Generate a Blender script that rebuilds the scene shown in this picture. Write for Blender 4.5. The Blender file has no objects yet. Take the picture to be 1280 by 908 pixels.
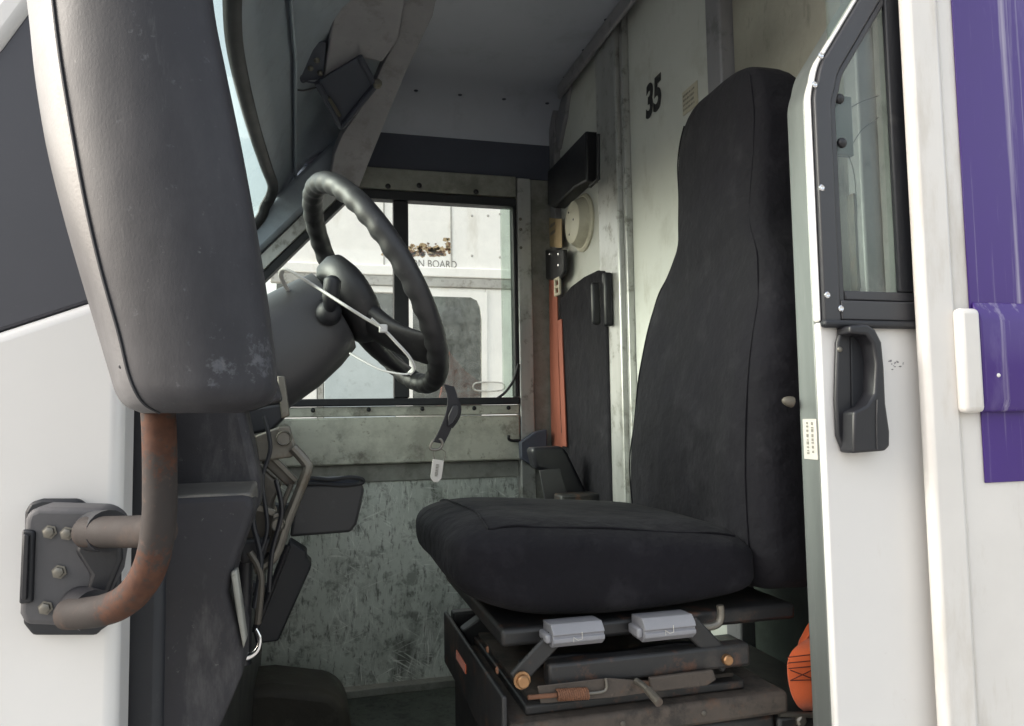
import bpy, bmesh, math, random
from mathutils import Vector as V, Matrix, noise as mnoise
random.seed(7)
S = bpy.context.scene
COL = S.collection
# ------------------------------------------------------------------ camera
F, CX, CY = 930.0, 640.0, 454.0
yaw, pit, rol = math.radians(15), math.radians(4), math.radians(.9)
EYE = V((0, 0, 1.70))
f_ = V((math.sin(yaw)*math.cos(pit), math.cos(yaw)*math.cos(pit), math.sin(pit)))
r0 = V((math.cos(yaw), -math.sin(yaw), 0)); u0 = r0.cross(f_)
r_ = r0*math.cos(rol) - u0*math.sin(rol); w_ = u0*math.cos(rol) + r0*math.sin(rol)
cam = bpy.data.cameras.new('camera'); co = bpy.data.objects.new('camera', cam); COL.objects.link(co)
cam.sensor_width = 36; cam.lens = 36*F/1280; cam.clip_start = .02; cam.clip_end = 500
M3 = Matrix((r_, w_, -f_)).transposed(); co.matrix_world = Matrix.Translation(EYE) @ M3.to_4x4()
S.camera = co
# ------------------------------------------------------------------ sky, overcast sun, exposure
W = bpy.data.worlds.new('World'); S.world = W; W.use_nodes = True
nt = W.node_tree; bg = nt.nodes['Background']
sky = nt.nodes.new('ShaderNodeTexSky'); sky.sky_type = 'NISHITA'; sky.sun_disc = False
SUN_EL, SUN_AZ = math.radians(28), math.radians(276)          # azimuth clockwise from +Y
sky.sun_elevation = SUN_EL; sky.sun_rotation = SUN_AZ; sky.dust_density = 5; sky.air_density = 1.5
hs = nt.nodes.new('ShaderNodeHueSaturation'); hs.inputs['Saturation'].default_value = .42
nt.links.new(sky.outputs[0], hs.inputs['Color']); nt.links.new(hs.outputs[0], bg.inputs['Color'])
bg.inputs['Strength'].default_value = .15
sd = bpy.data.lights.new('sun', 'SUN'); sd.energy = .5; sd.angle = math.radians(22); sd.color = (1, .985, .97)
so = bpy.data.objects.new('sun', sd); COL.objects.link(so)
so.rotation_euler = V((-math.sin(SUN_AZ)*math.cos(SUN_EL), -math.cos(SUN_AZ)*math.cos(SUN_EL), -math.sin(SUN_EL))).to_track_quat('-Z', 'Y').to_euler()
so.location = (-4, -6, 8)
S.view_settings.view_transform = 'Standard'; S.view_settings.look = 'None'
S.view_settings.gamma = 1; S.view_settings.use_curve_mapping = False
S.view_settings.exposure = 1.62
S.cycles.use_denoising = True; S.cycles.max_bounces = 10; S.cycles.diffuse_bounces = 6
S.cycles.transparent_max_bounces = 16; S.cycles.sample_clamp_indirect = 6; S.cycles.caustics_reflective = False

# ------------------------------------------------------------------ pixel helpers (a pixel gives a direction, a plane the distance)
def D(px, py): return f_ + (px-CX)/F*r_ + (CY-py)/F*w_
def P(px, py, X=None, Y=None, Z=None):
    d = D(px, py)
    t = (X-EYE.x)/d.x if X is not None else (Y-EYE.y)/d.y if Y is not None else (Z-EYE.z)/d.z
    return EYE + t*d
def L(pts, **k): return [P(a, b, **k) for a, b in pts]

# ------------------------------------------------------------------ materials
def pm(name, col, rough=.5, metal=0, var=.12, vs=6, dirt=None, bump=None, spec=.5, sheen=0, coat=0, stretch=(1, 1, 1), grime=None, trans=None):
    """procedural principled material: base colour with soft variation, dirt patches ((colour, scale, threshold, amount)), bump ((scale, strength))"""
    m = bpy.data.materials.new(name); m.use_nodes = True
    n = m.node_tree; b = n.nodes['Principled BSDF']; N = n.nodes.new; K = n.links.new
    tc = N('ShaderNodeTexCoord'); mp = N('ShaderNodeMapping'); mp.inputs['Scale'].default_value = stretch
    K(tc.outputs['Object'], mp.inputs[0])
    no = N('ShaderNodeTexNoise'); no.inputs['Scale'].default_value = vs; no.inputs['Detail'].default_value = 6; no.inputs['Roughness'].default_value = .65
    K(mp.outputs[0], no.inputs['Vector'])
    rp = N('ShaderNodeMapRange'); rp.inputs[1].default_value = .3; rp.inputs[2].default_value = .7; rp.inputs[3].default_value = 1-var; rp.inputs[4].default_value = 1+var
    K(no.outputs[0], rp.inputs[0])
    mx = N('ShaderNodeVectorMath'); mx.operation = 'SCALE'; mx.inputs[0].default_value = col[:3]; K(rp.outputs[0], mx.inputs['Scale'])
    out = mx.outputs[0]
    for dd in ([dirt] if dirt and not isinstance(dirt, list) else dirt or []):
        dc, ds, th, am = dd[:4]; th -= .045 if ds < 50 else .01
        mp2 = N('ShaderNodeMapping'); mp2.inputs['Scale'].default_value = dd[4] if len(dd) > 4 else (1, 1, 1); K(tc.outputs['Object'], mp2.inputs[0])
        n2 = N('ShaderNodeTexNoise'); n2.inputs['Scale'].default_value = ds; n2.inputs['Detail'].default_value = 9; n2.inputs['Roughness'].default_value = .7
        K(mp2.outputs[0], n2.inputs['Vector'])
        r2 = N('ShaderNodeMapRange'); r2.inputs[1].default_value = th; r2.inputs[2].default_value = th+.13; r2.inputs[3].default_value = 0; r2.inputs[4].default_value = am
        K(n2.outputs[0], r2.inputs[0])
        mm = N('ShaderNodeMix'); mm.data_type = 'RGBA'; K(r2.outputs[0], mm.inputs[0]); K(out, mm.inputs[6]); mm.inputs[7].default_value = (*dc, 1)
        out = mm.outputs[2]
    K(out, b.inputs['Base Color'])
    rr = N('ShaderNodeMapRange'); rr.inputs[1].default_value = .3; rr.inputs[2].default_value = .7
    rr.inputs[3].default_value = max(.03, rough*.8); rr.inputs[4].default_value = min(1, rough*1.2); K(no.outputs[0], rr.inputs[0]); K(rr.outputs[0], b.inputs['Roughness'])
    b.inputs['Metallic'].default_value = metal; b.inputs['Specular IOR Level'].default_value = spec
    b.inputs['Sheen Weight'].default_value = sheen; b.inputs['Sheen Roughness'].default_value = .6
    b.inputs['Coat Weight'].default_value = coat; b.inputs['Coat Roughness'].default_value = .15
    if bump:
        prev = None
        for bs, st in ([bump] if not isinstance(bump, list) else bump):
            n3 = N('ShaderNodeTexNoise'); n3.inputs['Scale'].default_value = bs; n3.inputs['Detail'].default_value = 4
            K(mp.outputs[0], n3.inputs['Vector'])
            bp = N('ShaderNodeBump'); bp.inputs['Strength'].default_value = st; bp.inputs['Distance'].default_value = .35/bs
            K(n3.outputs[0], bp.inputs['Height'])
            if prev: K(prev, bp.inputs['Normal'])
            prev = bp.outputs[0]
        K(prev, b.inputs['Normal'])
    return m

def rusty(name, base_mat, spots, rust=(.080, .034, .020)):
    """copy of a painted-metal material with rust breaking through round given places"""
    m = base_mat.copy(); m.name = name; n = m.node_tree; N = n.nodes.new; K = n.links.new; b = n.nodes['Principled BSDF']
    src = b.inputs['Base Color'].links[0].from_socket; geo = N('ShaderNodeNewGeometry'); acc = None
    for p, r in spots:
        d = N('ShaderNodeVectorMath'); d.operation = 'DISTANCE'; K(geo.outputs['Position'], d.inputs[0]); d.inputs[1].default_value = p
        mr = N('ShaderNodeMapRange'); mr.inputs[1].default_value = 0; mr.inputs[2].default_value = r; mr.inputs[3].default_value = 1; mr.inputs[4].default_value = 0; K(d.outputs['Value'], mr.inputs[0])
        if acc is None: acc = mr.outputs[0]
        else:
            mxx = N('ShaderNodeMath'); mxx.operation = 'MAXIMUM'; K(acc, mxx.inputs[0]); K(mr.outputs[0], mxx.inputs[1]); acc = mxx.outputs[0]
    no = N('ShaderNodeTexNoise'); no.inputs['Scale'].default_value = 120; no.inputs['Detail'].default_value = 9; no.inputs['Roughness'].default_value = .7; K(geo.outputs['Position'], no.inputs['Vector'])
    ad = N('ShaderNodeMath'); ad.operation = 'ADD'; K(acc, ad.inputs[0]); nk = N('ShaderNodeMath'); nk.operation = 'MULTIPLY'; nk.inputs[1].default_value = 2.6; K(no.outputs[0], nk.inputs[0]); K(nk.outputs[0], ad.inputs[1])
    mr = N('ShaderNodeMapRange'); mr.inputs[1].default_value = 1.62; mr.inputs[2].default_value = 1.95; mr.inputs[3].default_value = 0; mr.inputs[4].default_value = .9; K(ad.outputs[0], mr.inputs[0])
    n2 = N('ShaderNodeTexNoise'); n2.inputs['Scale'].default_value = 130; n2.inputs['Detail'].default_value = 5; K(geo.outputs['Position'], n2.inputs['Vector'])
    cr = N('ShaderNodeMix'); cr.data_type = 'RGBA'; K(n2.outputs[0], cr.inputs[0]); cr.inputs[6].default_value = (rust[0]*.45, rust[1]*.5, rust[2]*.7, 1); cr.inputs[7].default_value = (rust[0]*1.5, rust[1]*1.5, rust[2]*1.4, 1)
    mm = N('ShaderNodeMix'); mm.data_type = 'RGBA'; K(mr.outputs[0], mm.inputs[0]); K(src, mm.inputs[6]); K(cr.outputs[2], mm.inputs[7]); K(mm.outputs[2], b.inputs['Base Color'])
    return m

def scratched(name, base, light, dark, amt=.7, sc=7, dk=.52):
    """worn sheet metal: blotches, crossing light scratches and dark rub marks"""
    m = bpy.data.materials.new(name); m.use_nodes = True
    n = m.node_tree; b = n.nodes['Principled BSDF']; N = n.nodes.new; K = n.links.new
    tc = N('ShaderNodeTexCoord')
    def noise(s, det, st=(1, 1, 1), rot=0):
        m0 = N('ShaderNodeMapping'); m0.inputs['Rotation'].default_value = (0, rot, 0); K(tc.outputs['Object'], m0.inputs[0])
        mp = N('ShaderNodeMapping'); mp.inputs['Scale'].default_value = st; K(m0.outputs[0], mp.inputs[0]); t = N('ShaderNodeTexNoise'); t.inputs['Scale'].default_value = s; t.inputs['Detail'].default_value = det
        t.inputs['Roughness'].default_value = .68; K(mp.outputs[0], t.inputs['Vector']); return t.outputs[0]
    def rng(s, a, c, lo=0, hi=1):
        r = N('ShaderNodeMapRange'); r.inputs[1].default_value = a; r.inputs[2].default_value = c; r.inputs[3].default_value = lo; r.inputs[4].default_value = hi
        K(s, r.inputs[0]); return r.outputs[0]
    def mix(fac, a, c):
        mm = N('ShaderNodeMix'); mm.data_type = 'RGBA'; K(fac, mm.inputs[0])
        for v, i in ((a, 6), (c, 7)):
            if isinstance(v, tuple): mm.inputs[i].default_value = (*v, 1)
            else: K(v, mm.inputs[i])
        return mm.outputs[2]
    out = mix(rng(noise(2.5, 8), .35, .65), base, tuple(.5*(x+y) for x, y in zip(base, light)))
    out = mix(rng(noise(5, 12, (1, 1, .6)), dk, dk+.16, 0, .85), out, dark)
    out = mix(rng(noise(60, 6, (1, 1, .3)), .54, .64, 0, .7), out, dark)
    out = mix(rng(noise(16, 12), .53, .62, 0, .55), out, dark)
    for st, rot, s in (((1, 1, .04), .06, 60), ((1, 1, .05), -.35, 48), ((1, 1, .07), .45, 55), ((1, 1, .06), .95, 42), ((1, 1, .05), -1.2, 45), ((1, 1, .035), -.09, 85), ((1, 1, .10), 1.5, 60)):
        lines = rng(noise(s*1.9, 3, st, rot), .62, .655)
        gate = rng(noise(4.3+rot, 9), .47, .60, 0, amt*(1 if abs(rot) < .2 else .7))
        mu = N('ShaderNodeMath'); mu.operation = 'MULTIPLY'; K(lines, mu.inputs[0]); K(gate, mu.inputs[1])
        out = mix(mu.outputs[0], out, light)
    K(out, b.inputs['Base Color']); b.inputs['Metallic'].default_value = .25
    K(rng(noise(9, 6), .3, .7, .38, .65), b.inputs['Roughness'])
    bp = N('ShaderNodeBump'); bp.inputs['Strength'].default_value = .15; bp.inputs['Distance'].default_value = .004
    K(noise(6, 5), bp.inputs['Height']); K(bp.outputs[0], b.inputs['Normal'])
    return m

def glass(name, tint, gloss=.09, dirtamt=.05, dirtcol=(.6, .62, .6)):
    """thin sheet glass: tinted see-through, mirror reflection by Fresnel, a film of dust"""
    m = bpy.data.materials.new(name); m.use_nodes = True
    n = m.node_tree; n.nodes.remove(n.nodes['Principled BSDF']); N = n.nodes.new; K = n.links.new
    o = n.nodes['Material Output']; t = N('ShaderNodeBsdfTransparent'); t.inputs[0].default_value = (*tint, 1)
    g = N('ShaderNodeBsdfGlossy'); g.inputs['Roughness'].default_value = .03; fr = N('ShaderNodeFresnel'); fr.inputs[0].default_value = 1.5
    ge = N('ShaderNodeNewGeometry'); ir = N('ShaderNodeMapRange'); ir.inputs[3].default_value = 1.5; ir.inputs[4].default_value = 1/1.5
    K(ge.outputs['Backfacing'], ir.inputs[0]); K(ir.outputs[0], fr.inputs[0])      # same reflectance from both faces of the sheet
    m1 = N('ShaderNodeMixShader'); K(fr.outputs[0], m1.inputs[0]); K(t.outputs[0], m1.inputs[1]); K(g.outputs[0], m1.inputs[2])
    d = N('ShaderNodeBsdfDiffuse'); d.inputs[0].default_value = (*dirtcol, 1)
    tc = N('ShaderNodeTexCoord'); no = N('ShaderNodeTexNoise'); no.inputs['Scale'].default_value = 14; no.inputs['Detail'].default_value = 9; no.inputs['Roughness'].default_value = .75
    K(tc.outputs['Object'], no.inputs['Vector'])
    r = N('ShaderNodeMapRange'); r.inputs[1].default_value = .35; r.inputs[2].default_value = .75; r.inputs[3].default_value = dirtamt*.2; r.inputs[4].default_value = dirtamt*2; K(no.outputs[0], r.inputs[0])
    m2 = N('ShaderNodeMixShader'); K(r.outputs[0], m2.inputs[0]); K(m1.outputs[0], m2.inputs[1]); K(d.outputs[0], m2.inputs[2])
    K(m2.outputs[0], o.inputs[0]); return m

M = {}
M['white'] = pm('white_body_paint', (.67, .655, .64), .32, var=.03, vs=3, dirt=[((.45, .40, .33), 5, .62, .35, (1, 1, .35)), ((.35, .3, .25), 60, .68, .5)], coat=.3)
M['white_old'] = pm('aged_white_paint', (.66, .635, .605), .42, var=.05, vs=5, dirt=[((.42, .36, .28), 9, .56, .4, (1, 1, .25))])
M['purple'] = pm('purple_vinyl', (.048, .017, .165), .36, var=.08, vs=3, dirt=[((.50, .47, .55), 34, .575, .5, (1, 1, .02)), ((.42, .40, .48), 60, .60, .5, (1, 1, .012)), ((.20, .17, .33), 9, .60, .3, (1, 1, .3))], coat=.1, spec=.35)
M['seat'] = pm('black_seat_fabric', (.0088, .0083, .0110), .85, var=.22, vs=5, dirt=[((.024, .023, .027), 14, .58, .5), ((.07, .068, .07), 260, .67, .5)], bump=[(420, .45), (11, .45), (30, .25)], sheen=.02, spec=.12)
M['seat_trim'] = pm('black_seat_cord', (.016, .015, .018), .7, bump=(300, .3))
M['plastic_grey'] = pm('faded_grey_plastic', (.030, .029, .033), .62, spec=.3, var=.22, vs=8, dirt=[((.12, .115, .115), 12, .60, .5, (1, 1, .3)), ((.032, .032, .036), 9, .57, .6), ((.24, .23, .22), 110, .64, .6)], bump=[(350, .25), (5, .10)])
M['plastic_ledge'] = pm('rubbed_highlight_plastic', (.085, .080, .074), .45, var=.2, vs=14, dirt=[((.26, .235, .195), 12, .56, .7, (.4, 1, 1)), ((.09, .09, .09), 20, .58, .6)])  # ledge highlight put into a paler base colour, plus rub marks
M['plastic_mirror'] = pm('sun_faded_mirror_plastic', (.026, .0255, .030), .58, spec=.35, var=.18, vs=9, stretch=(1, 1, .5), dirt=[((.052, .051, .056), 6, .58, .5, (1, 1, .35)), ((.015, .015, .018), 8, .57, .5, (1, 1, .5)), ((.15, .15, .15), 24, .66, .5, (1, 1, .15)), ((.25, .25, .25), 160, .66, .4)], bump=[(600, .2), (5, .10)])
M['plastic_bezel'] = pm('pale_grey_bezel', (.075, .073, .076), .5, var=.1, vs=8, dirt=[((.16, .16, .165), 8, .57, .5, (1, 1, .4))], bump=(400, .15))  # paler grey than the mirror shell
M['plastic_black'] = pm('black_plastic', (.013, .013, .0165), .42, var=.15, dirt=[((.05, .049, .048), 30, .64, .45)], bump=(420, .2))
M['plastic_col'] = pm('charcoal_column_plastic', (.048, .047, .050), .42, var=.08, vs=7, dirt=[((.10, .10, .10), 25, .63, .4)], bump=(600, .25))
M['rubber'] = pm('black_rubber', (.013, .014, .018), .55, var=.15, dirt=[((.06, .06, .06), 30, .64, .4)])
M['rim'] = pm('worn_wheel_rim', (.022, .022, .024), .46, var=.15, vs=10, dirt=[((.07, .07, .07), 30, .62, .5)], bump=(300, .08))
M['alu'] = pm('brushed_aluminium', (.50, .505, .495), .42, metal=.75, var=.12, vs=25, stretch=(1, 1, .08), dirt=[((.12, .11, .09), 24, .60, .6), ((.22, .21, .18), 6, .55, .5)])
M['alu_edge'] = pm('dull_aluminium_edge', (.19, .205, .20), .45, metal=.5, var=.10, vs=20, stretch=(1, 1, .06), dirt=[((.13, .145, .14), 5, .55, .5, (1, 1, .2)), ((.30, .31, .30), 30, .62, .5, (1, 1, .1))])
M['alu_h'] = pm('soiled_aluminium_rail', (.55, .55, .48), .5, metal=.35, var=.10, vs=12, stretch=(.3, 1, 1), dirt=[((.07, .06, .045), 9, .60, .75), ((.16, .14, .10), 45, .62, .7), ((.22, .21, .18), 4, .52, .5)])
M['alu_dirty'] = pm('dirty_aluminium', (.28, .28, .255), .55, metal=.4, var=.2, vs=30, dirt=[((.07, .068, .058), 60, .60, .7), ((.15, .15, .13), 9, .54, .6)])
M['panel_scr'] = scratched('scratched_wall_sheet', (.50, .535, .49), (.92, .94, .89), (.085, .085, .072), dk=.515, amt=.95)
M['floor'] = scratched('worn_floor_sheet', (.085, .095, .080), (.17, .18, .155), (.03, .03, .026), amt=.35)
M['cover'] = pm('brown_grey_engine_cover', (.055, .048, .040), .6, var=.25, vs=8, dirt=[((.14, .135, .11), 10, .6, .5)], bump=(60, .2))
M['ceiling'] = pm('grey_ceiling_paint', (.40, .42, .49), .5, var=.05, vs=4, dirt=[((.29, .30, .35), 5, .58, .5)])
M['headliner'] = pm('dark_slate_headliner', (.28, .32, .375), .55, var=.12, vs=6, dirt=[((.20, .22, .25), 9, .57, .5)], bump=(5, .1))
M['fascia'] = pm('grey_fascia_paint', (.30, .29, .315), .5, var=.12, vs=8, dirt=[((.15, .14, .135), 12, .56, .5)])
M['valance'] = pm('dark_valance', (.060, .066, .092), .6, var=.15)
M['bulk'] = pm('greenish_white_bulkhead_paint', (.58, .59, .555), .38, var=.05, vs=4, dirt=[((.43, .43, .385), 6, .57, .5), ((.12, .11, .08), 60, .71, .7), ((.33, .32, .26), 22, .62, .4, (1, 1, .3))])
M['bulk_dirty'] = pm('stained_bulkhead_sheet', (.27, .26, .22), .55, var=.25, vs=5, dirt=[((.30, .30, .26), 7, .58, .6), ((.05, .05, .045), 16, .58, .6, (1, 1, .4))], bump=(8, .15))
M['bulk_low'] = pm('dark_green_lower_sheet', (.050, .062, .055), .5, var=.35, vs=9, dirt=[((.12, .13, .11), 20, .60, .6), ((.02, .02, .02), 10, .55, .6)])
M['post_dark'] = pm('grey_painted_post', (.24, .235, .25), .45, metal=.2, var=.12, vs=14, stretch=(1, 1, .1), dirt=[((.08, .08, .08), 20, .58, .5)])
M['steel'] = pm('dull_zinc_steel', (.19, .178, .155), .45, metal=.7, var=.2, vs=16, dirt=[((.12, .09, .06), 20, .56, .7)])
M['cast'] = pm('dirty_cast_metal', (.11, .098, .082), .6, metal=.35, var=.25, vs=14, dirt=[((.17, .09, .06), 14, .57, .7), ((.07, .065, .06), 24, .56, .6)], bump=(60, .2))
M['chrome'] = pm('chrome', (.75, .75, .76), .15, metal=1, var=.04)
M['tube'] = pm('weathered_painted_tube', (.040, .034, .032), .78, metal=0, spec=.25, var=.18, vs=14, dirt=[((.075, .055, .046), 15, .56, .7), ((.12, .07, .055), 60, .60, .6), ((.066, .058, .054), 9, .58, .6)], bump=(120, .15))
M['rust'] = pm('rusty_steel', (.17, .075, .04), .75, metal=.1, var=.4, vs=30, dirt=[((.05, .035, .03), 25, .55, .7)], bump=(90, .4))
M['bracket'] = pm('grey_bracket_casting', (.075, .073, .078), .6, var=.12, vs=10, dirt=[((.20, .185, .175), 14, .60, .5), ((.05, .05, .053), 14, .57, .5)], bump=(300, .2))
M['base_black'] = pm('black_seat_base_paint', (.020, .020, .021), .5, var=.25, vs=8, dirt=[((.06, .048, .040), 9, .56, .7), ((.13, .06, .035), 26, .60, .7), ((.14, .13, .12), 90, .66, .7)])
M['base_dust'] = pm('dusty_brown_steel', (.070, .056, .046), .8, var=.4, vs=14, dirt=[((.022, .02, .018), 16, .54, .8), ((.13, .065, .035), 22, .60, .6), ((.16, .12, .09), 70, .62, .5)], bump=(70, .3))
M['pad'] = pm('silver_grey_lever_plastic', (.235, .235, .255), .38, var=.06, vs=12, dirt=[((.16, .16, .17), 22, .62, .4)])
M['brass'] = pm('yellow_zinc_bolt', (.40, .23, .12), .42, metal=.9, var=.2, vs=60, dirt=[((.15, .07, .04), 40, .56, .6)])
M['orange'] = pm('orange_webbing', (.60, .10, .018), .75, var=.14, vs=14, dirt=[((.33, .07, .03), 14, .60, .5)], bump=(330, .4), sheen=.2)
M['stitch'] = pm('dark_red_thread', (.10, .02, .012), .85)
M['belt'] = pm('rust_red_webbing', (.23, .055, .026), .7, var=.15, vs=20, stretch=(1, 1, .1), dirt=[((.08, .022, .015), 12, .57, .6, (1, 1, .2))], bump=(300, .3), sheen=.1)
M['beige'] = pm('beige_plastic', (.50, .46, .36), .5, var=.08, dirt=[((.28, .24, .17), 12, .58, .5)])
M['vent'] = pm('cream_plastic', (.60, .57, .46), .45, var=.06, dirt=[((.38, .34, .26), 8, .56, .5)])
M['label'] = pm('yellowed_paper', (.44, .33, .19), .7, var=.12, dirt=[((.22, .15, .08), 14, .58, .6)])
M['paper'] = pm('white_label_paper', (.48, .46, .43), .6, var=.06)
M['ink'] = pm('black_ink', (.015, .015, .016), .6)
M['grey_ink'] = pm('faded_grey_lettering', (.20, .19, .17), .6)
M['tie'] = pm('white_nylon', (.50, .50, .49), .4, var=.05)
M['trim'] = pm('dark_grey_window_trim', (.036, .036, .041), .42, var=.1, vs=12, stretch=(1, 1, .2), dirt=[((.16, .155, .15), 50, .67, .5)])
M['tinted'] = pm('black_quarter_glass', (.046, .046, .057), .42, var=.06, vs=6, dirt=[((.085, .085, .09), 200, .6, .4)])
M['ws'] = glass('green_windscreen_glass', (.86, .92, .895), dirtamt=.012)
M['pane'] = glass('clear_side_glass', (.985, .99, .97), dirtamt=.02)
M['door_pane'] = glass('dusty_door_glass', (.80, .86, .82), dirtamt=.05)
M['nb_glass'] = glass('grey_dirty_glass', (.62, .64, .62), dirtamt=.24, dirtcol=(.42, .44, .42))
M['bounce_ground'] = pm('pale_bounce_ground', (.32, .31, .29), .9, var=.3, vs=3, bump=(120, .4))  # tone set pale to bounce fill light into the cab
M['nb_white'] = pm('neighbour_white_paint', (.90, .885, .84), .4, var=.03, dirt=[((.58, .53, .43), 6, .60, .4, (1, 1, .3)), ((.4, .34, .25), 70, .70, .6)])
M['nb_trim'] = pm('neighbour_grey_moulding', (.42, .41, .38), .5, var=.15, dirt=[((.16, .15, .12), 22, .56, .7)])
M['nb_red'] = pm('red_reflection_colour', (.62, .17, .11), .8, var=.15)  # colour of the red reflection in the neighbour's window
M['nb_dark'] = pm('neighbour_dark_inside', (.10, .105, .10), .8)
M['hood'] = pm('pale_blue_panel', (.50, .56, .57), .4, var=.05, dirt=[((.3, .33, .34), 20, .6, .5)])

# ------------------------------------------------------------------ mesh helpers
class MB:
    def __init__(s): s.v = []; s.f = []
    def add(s, vs, fs):
        o = len(s.v); s.v += [V(x) for x in vs]; s.f += [tuple(i+o for i in q) for q in fs]; return s
    def box(s, a, b):
        (x0, y0, z0), (x1, y1, z1) = a, b
        return s.add([(x0,y0,z0),(x1,y0,z0),(x1,y1,z0),(x0,y1,z0),(x0,y0,z1),(x1,y0,z1),(x1,y1,z1),(x0,y1,z1)],
                     [(0,3,2,1),(4,5,6,7),(0,1,5,4),(1,2,6,5),(2,3,7,6),(3,0,4,7)])
    def prism(s, poly, ext):
        n = len(poly); ext = V(ext)
        return s.add(list(poly)+[p+ext for p in poly], [tuple(range(n))[::-1], tuple(range(n, 2*n))]+[(i, (i+1) % n, n+(i+1) % n, n+i) for i in range(n)])
    def loft(s, rings, cap=True, closed=False):
        n = len(rings[0]); m = len(rings); vs = [p for r in rings for p in r]; fs = []
        for j in range(m if closed else m-1):
            for i in range(n):
                a, b = j*n, ((j+1) % m)*n; fs.append((a+i, a+(i+1) % n, b+(i+1) % n, b+i))
        if cap and not closed: fs += [tuple(range(n))[::-1], tuple(range((m-1)*n, m*n))]
        return s.add(vs, fs)
    def tube(s, pts, r, n=10, cap=True, closed=False, flat=1.0, up=None):
        pts = [V(p) for p in pts]; rings = []; prev = None
        for i, p in enumerate(pts):
            if closed: t = pts[(i+1) % len(pts)]-pts[i-1]
            else: t = pts[min(i+1, len(pts)-1)]-pts[max(i-1, 0)]
            t.normalize()
            if prev is None:
                a = V(up) if up else (V((0, 0, 1)) if abs(t.z) < .9 else V((1, 0, 0)))
            else: a = prev
            a = (a-t*a.dot(t)).normalized(); prev = a; b = t.cross(a)
            rr = r[i] if isinstance(r, (list, tuple)) else r
            rings.append([p+rr*(math.cos(2*math.pi*k/n)*a*flat+math.sin(2*math.pi*k/n)*b) for k in range(n)])
        return s.loft(rings, cap, closed)
    def cyl(s, a, b, r, n=16): return s.tube([a, b], r, n)
    def dome(s, c, nrm, r, h, n=14, k=4):
        """low round head on a surface"""
        nrm = V(nrm).normalized(); a = nrm.orthogonal().normalized(); b = nrm.cross(a); c = V(c)
        rings = [[c+nrm*h*math.sin(q)+r*math.cos(q)*(math.cos(t)*a+math.sin(t)*b) for t in [2*math.pi*i/n for i in range(n)]] for q in [math.pi/2*j/k*.97 for j in range(k+1)]]
        return s.loft(rings)
    def lathe(s, c, axis, prof, n=28):
        axis = V(axis).normalized(); a = axis.orthogonal().normalized(); b = axis.cross(a); c = V(c)
        return s.loft([[c+axis*h+r*(math.cos(t)*a+math.sin(t)*b) for t in [2*math.pi*i/n for i in range(n)]] for r, h in prof])
    def ribbon(s, pts, wv, th):
        """flat strap: pts centre line, wv half-width vector(s), th thickness"""
        n = len(pts); rings = []
        for i, p in enumerate(pts):
            t = (V(pts[min(i+1, n-1)])-V(pts[max(i-1, 0)])).normalized(); ww = V(wv[i]) if isinstance(wv, list) else V(wv)
            nn = t.cross(ww).normalized()*th*.5
            rings.append([p-ww-nn, p+ww-nn, p+ww+nn, p-ww+nn])
        return s.loft(rings)

def spline(pts, k=8, closed=False):
    pts = [V(p) for p in pts]; n = len(pts); out = []
    for i in range(n if closed else n-1):
        g = lambda j: pts[j % n] if closed else pts[max(0, min(n-1, j))]
        p0, p1, p2, p3 = g(i-1), g(i), g(i+1), g(i+2)
        for q in range(k):
            t = q/k
            out.append(.5*((2*p1)+(p2-p0)*t+(2*p0-5*p1+4*p2-p3)*t*t+(3*p1-p0-3*p2+p3)*t**3))
    if not closed: out.append(pts[-1])
    return out

WL = {}
def thing(name, label, cat, loc, group=None):
    o = bpy.data.objects.new(name, None); COL.objects.link(o); o.location = loc; o.empty_display_size = .05
    o['label'] = label; o['category'] = cat
    if group: o['group'] = group
    WL[o] = V(loc); return o
def part(name, mb, mat, parent=None, bevel=0, smooth=35, seg=2, sub=0, label=None, cat=None, kind=None):
    me = bpy.data.meshes.new(name)
    xs = [v.x for v in mb.v]; ys = [v.y for v in mb.v]; zs = [v.z for v in mb.v]
    c = V(((min(xs)+max(xs))/2, (min(ys)+max(ys))/2, min(zs)))
    me.from_pydata([v-c for v in mb.v], [], mb.f); me.validate()
    bm = bmesh.new(); bm.from_mesh(me); bmesh.ops.recalc_face_normals(bm, faces=bm.faces); bm.to_mesh(me); bm.free()
    if smooth:
        me.polygons.foreach_set('use_smooth', [True]*len(me.polygons)); me.set_sharp_from_angle(angle=math.radians(smooth))
    me.materials.append(M[mat])
    o = bpy.data.objects.new(name, me); COL.objects.link(o)
    if parent: o.parent = parent; o.location = c-WL[parent]
    else: o.location = c
    WL[o] = c
    if bevel:
        b = o.modifiers.new('bevel', 'BEVEL'); b.width = bevel; b.segments = seg; b.limit_method = 'ANGLE'; b.angle_limit = math.radians(30)
    if sub:
        b = o.modifiers.new('sub', 'SUBSURF'); b.levels = sub; b.render_levels = sub
    if label: o['label'] = label
    if cat: o['category'] = cat
    if kind: o['kind'] = kind
    return o
def B(name, a, b, mat, parent, bevel=.002, **k): return part(name, MB().box(a, b), mat, parent, bevel, **k)
def slab(name, px, depth, mat, parent, bevel=.002, **k):
    """outline given on a plane (Y=.. or X=..), real thickness behind it"""
    ax = 'Y' if 'Y' in k else 'X'; v = k.pop(ax)
    pts = L(px, **{ax: v}); e = (0, depth, 0) if ax == 'Y' else (depth, 0, 0)
    return part(name, MB().prism(pts, e), mat, parent, bevel, **k)
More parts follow.
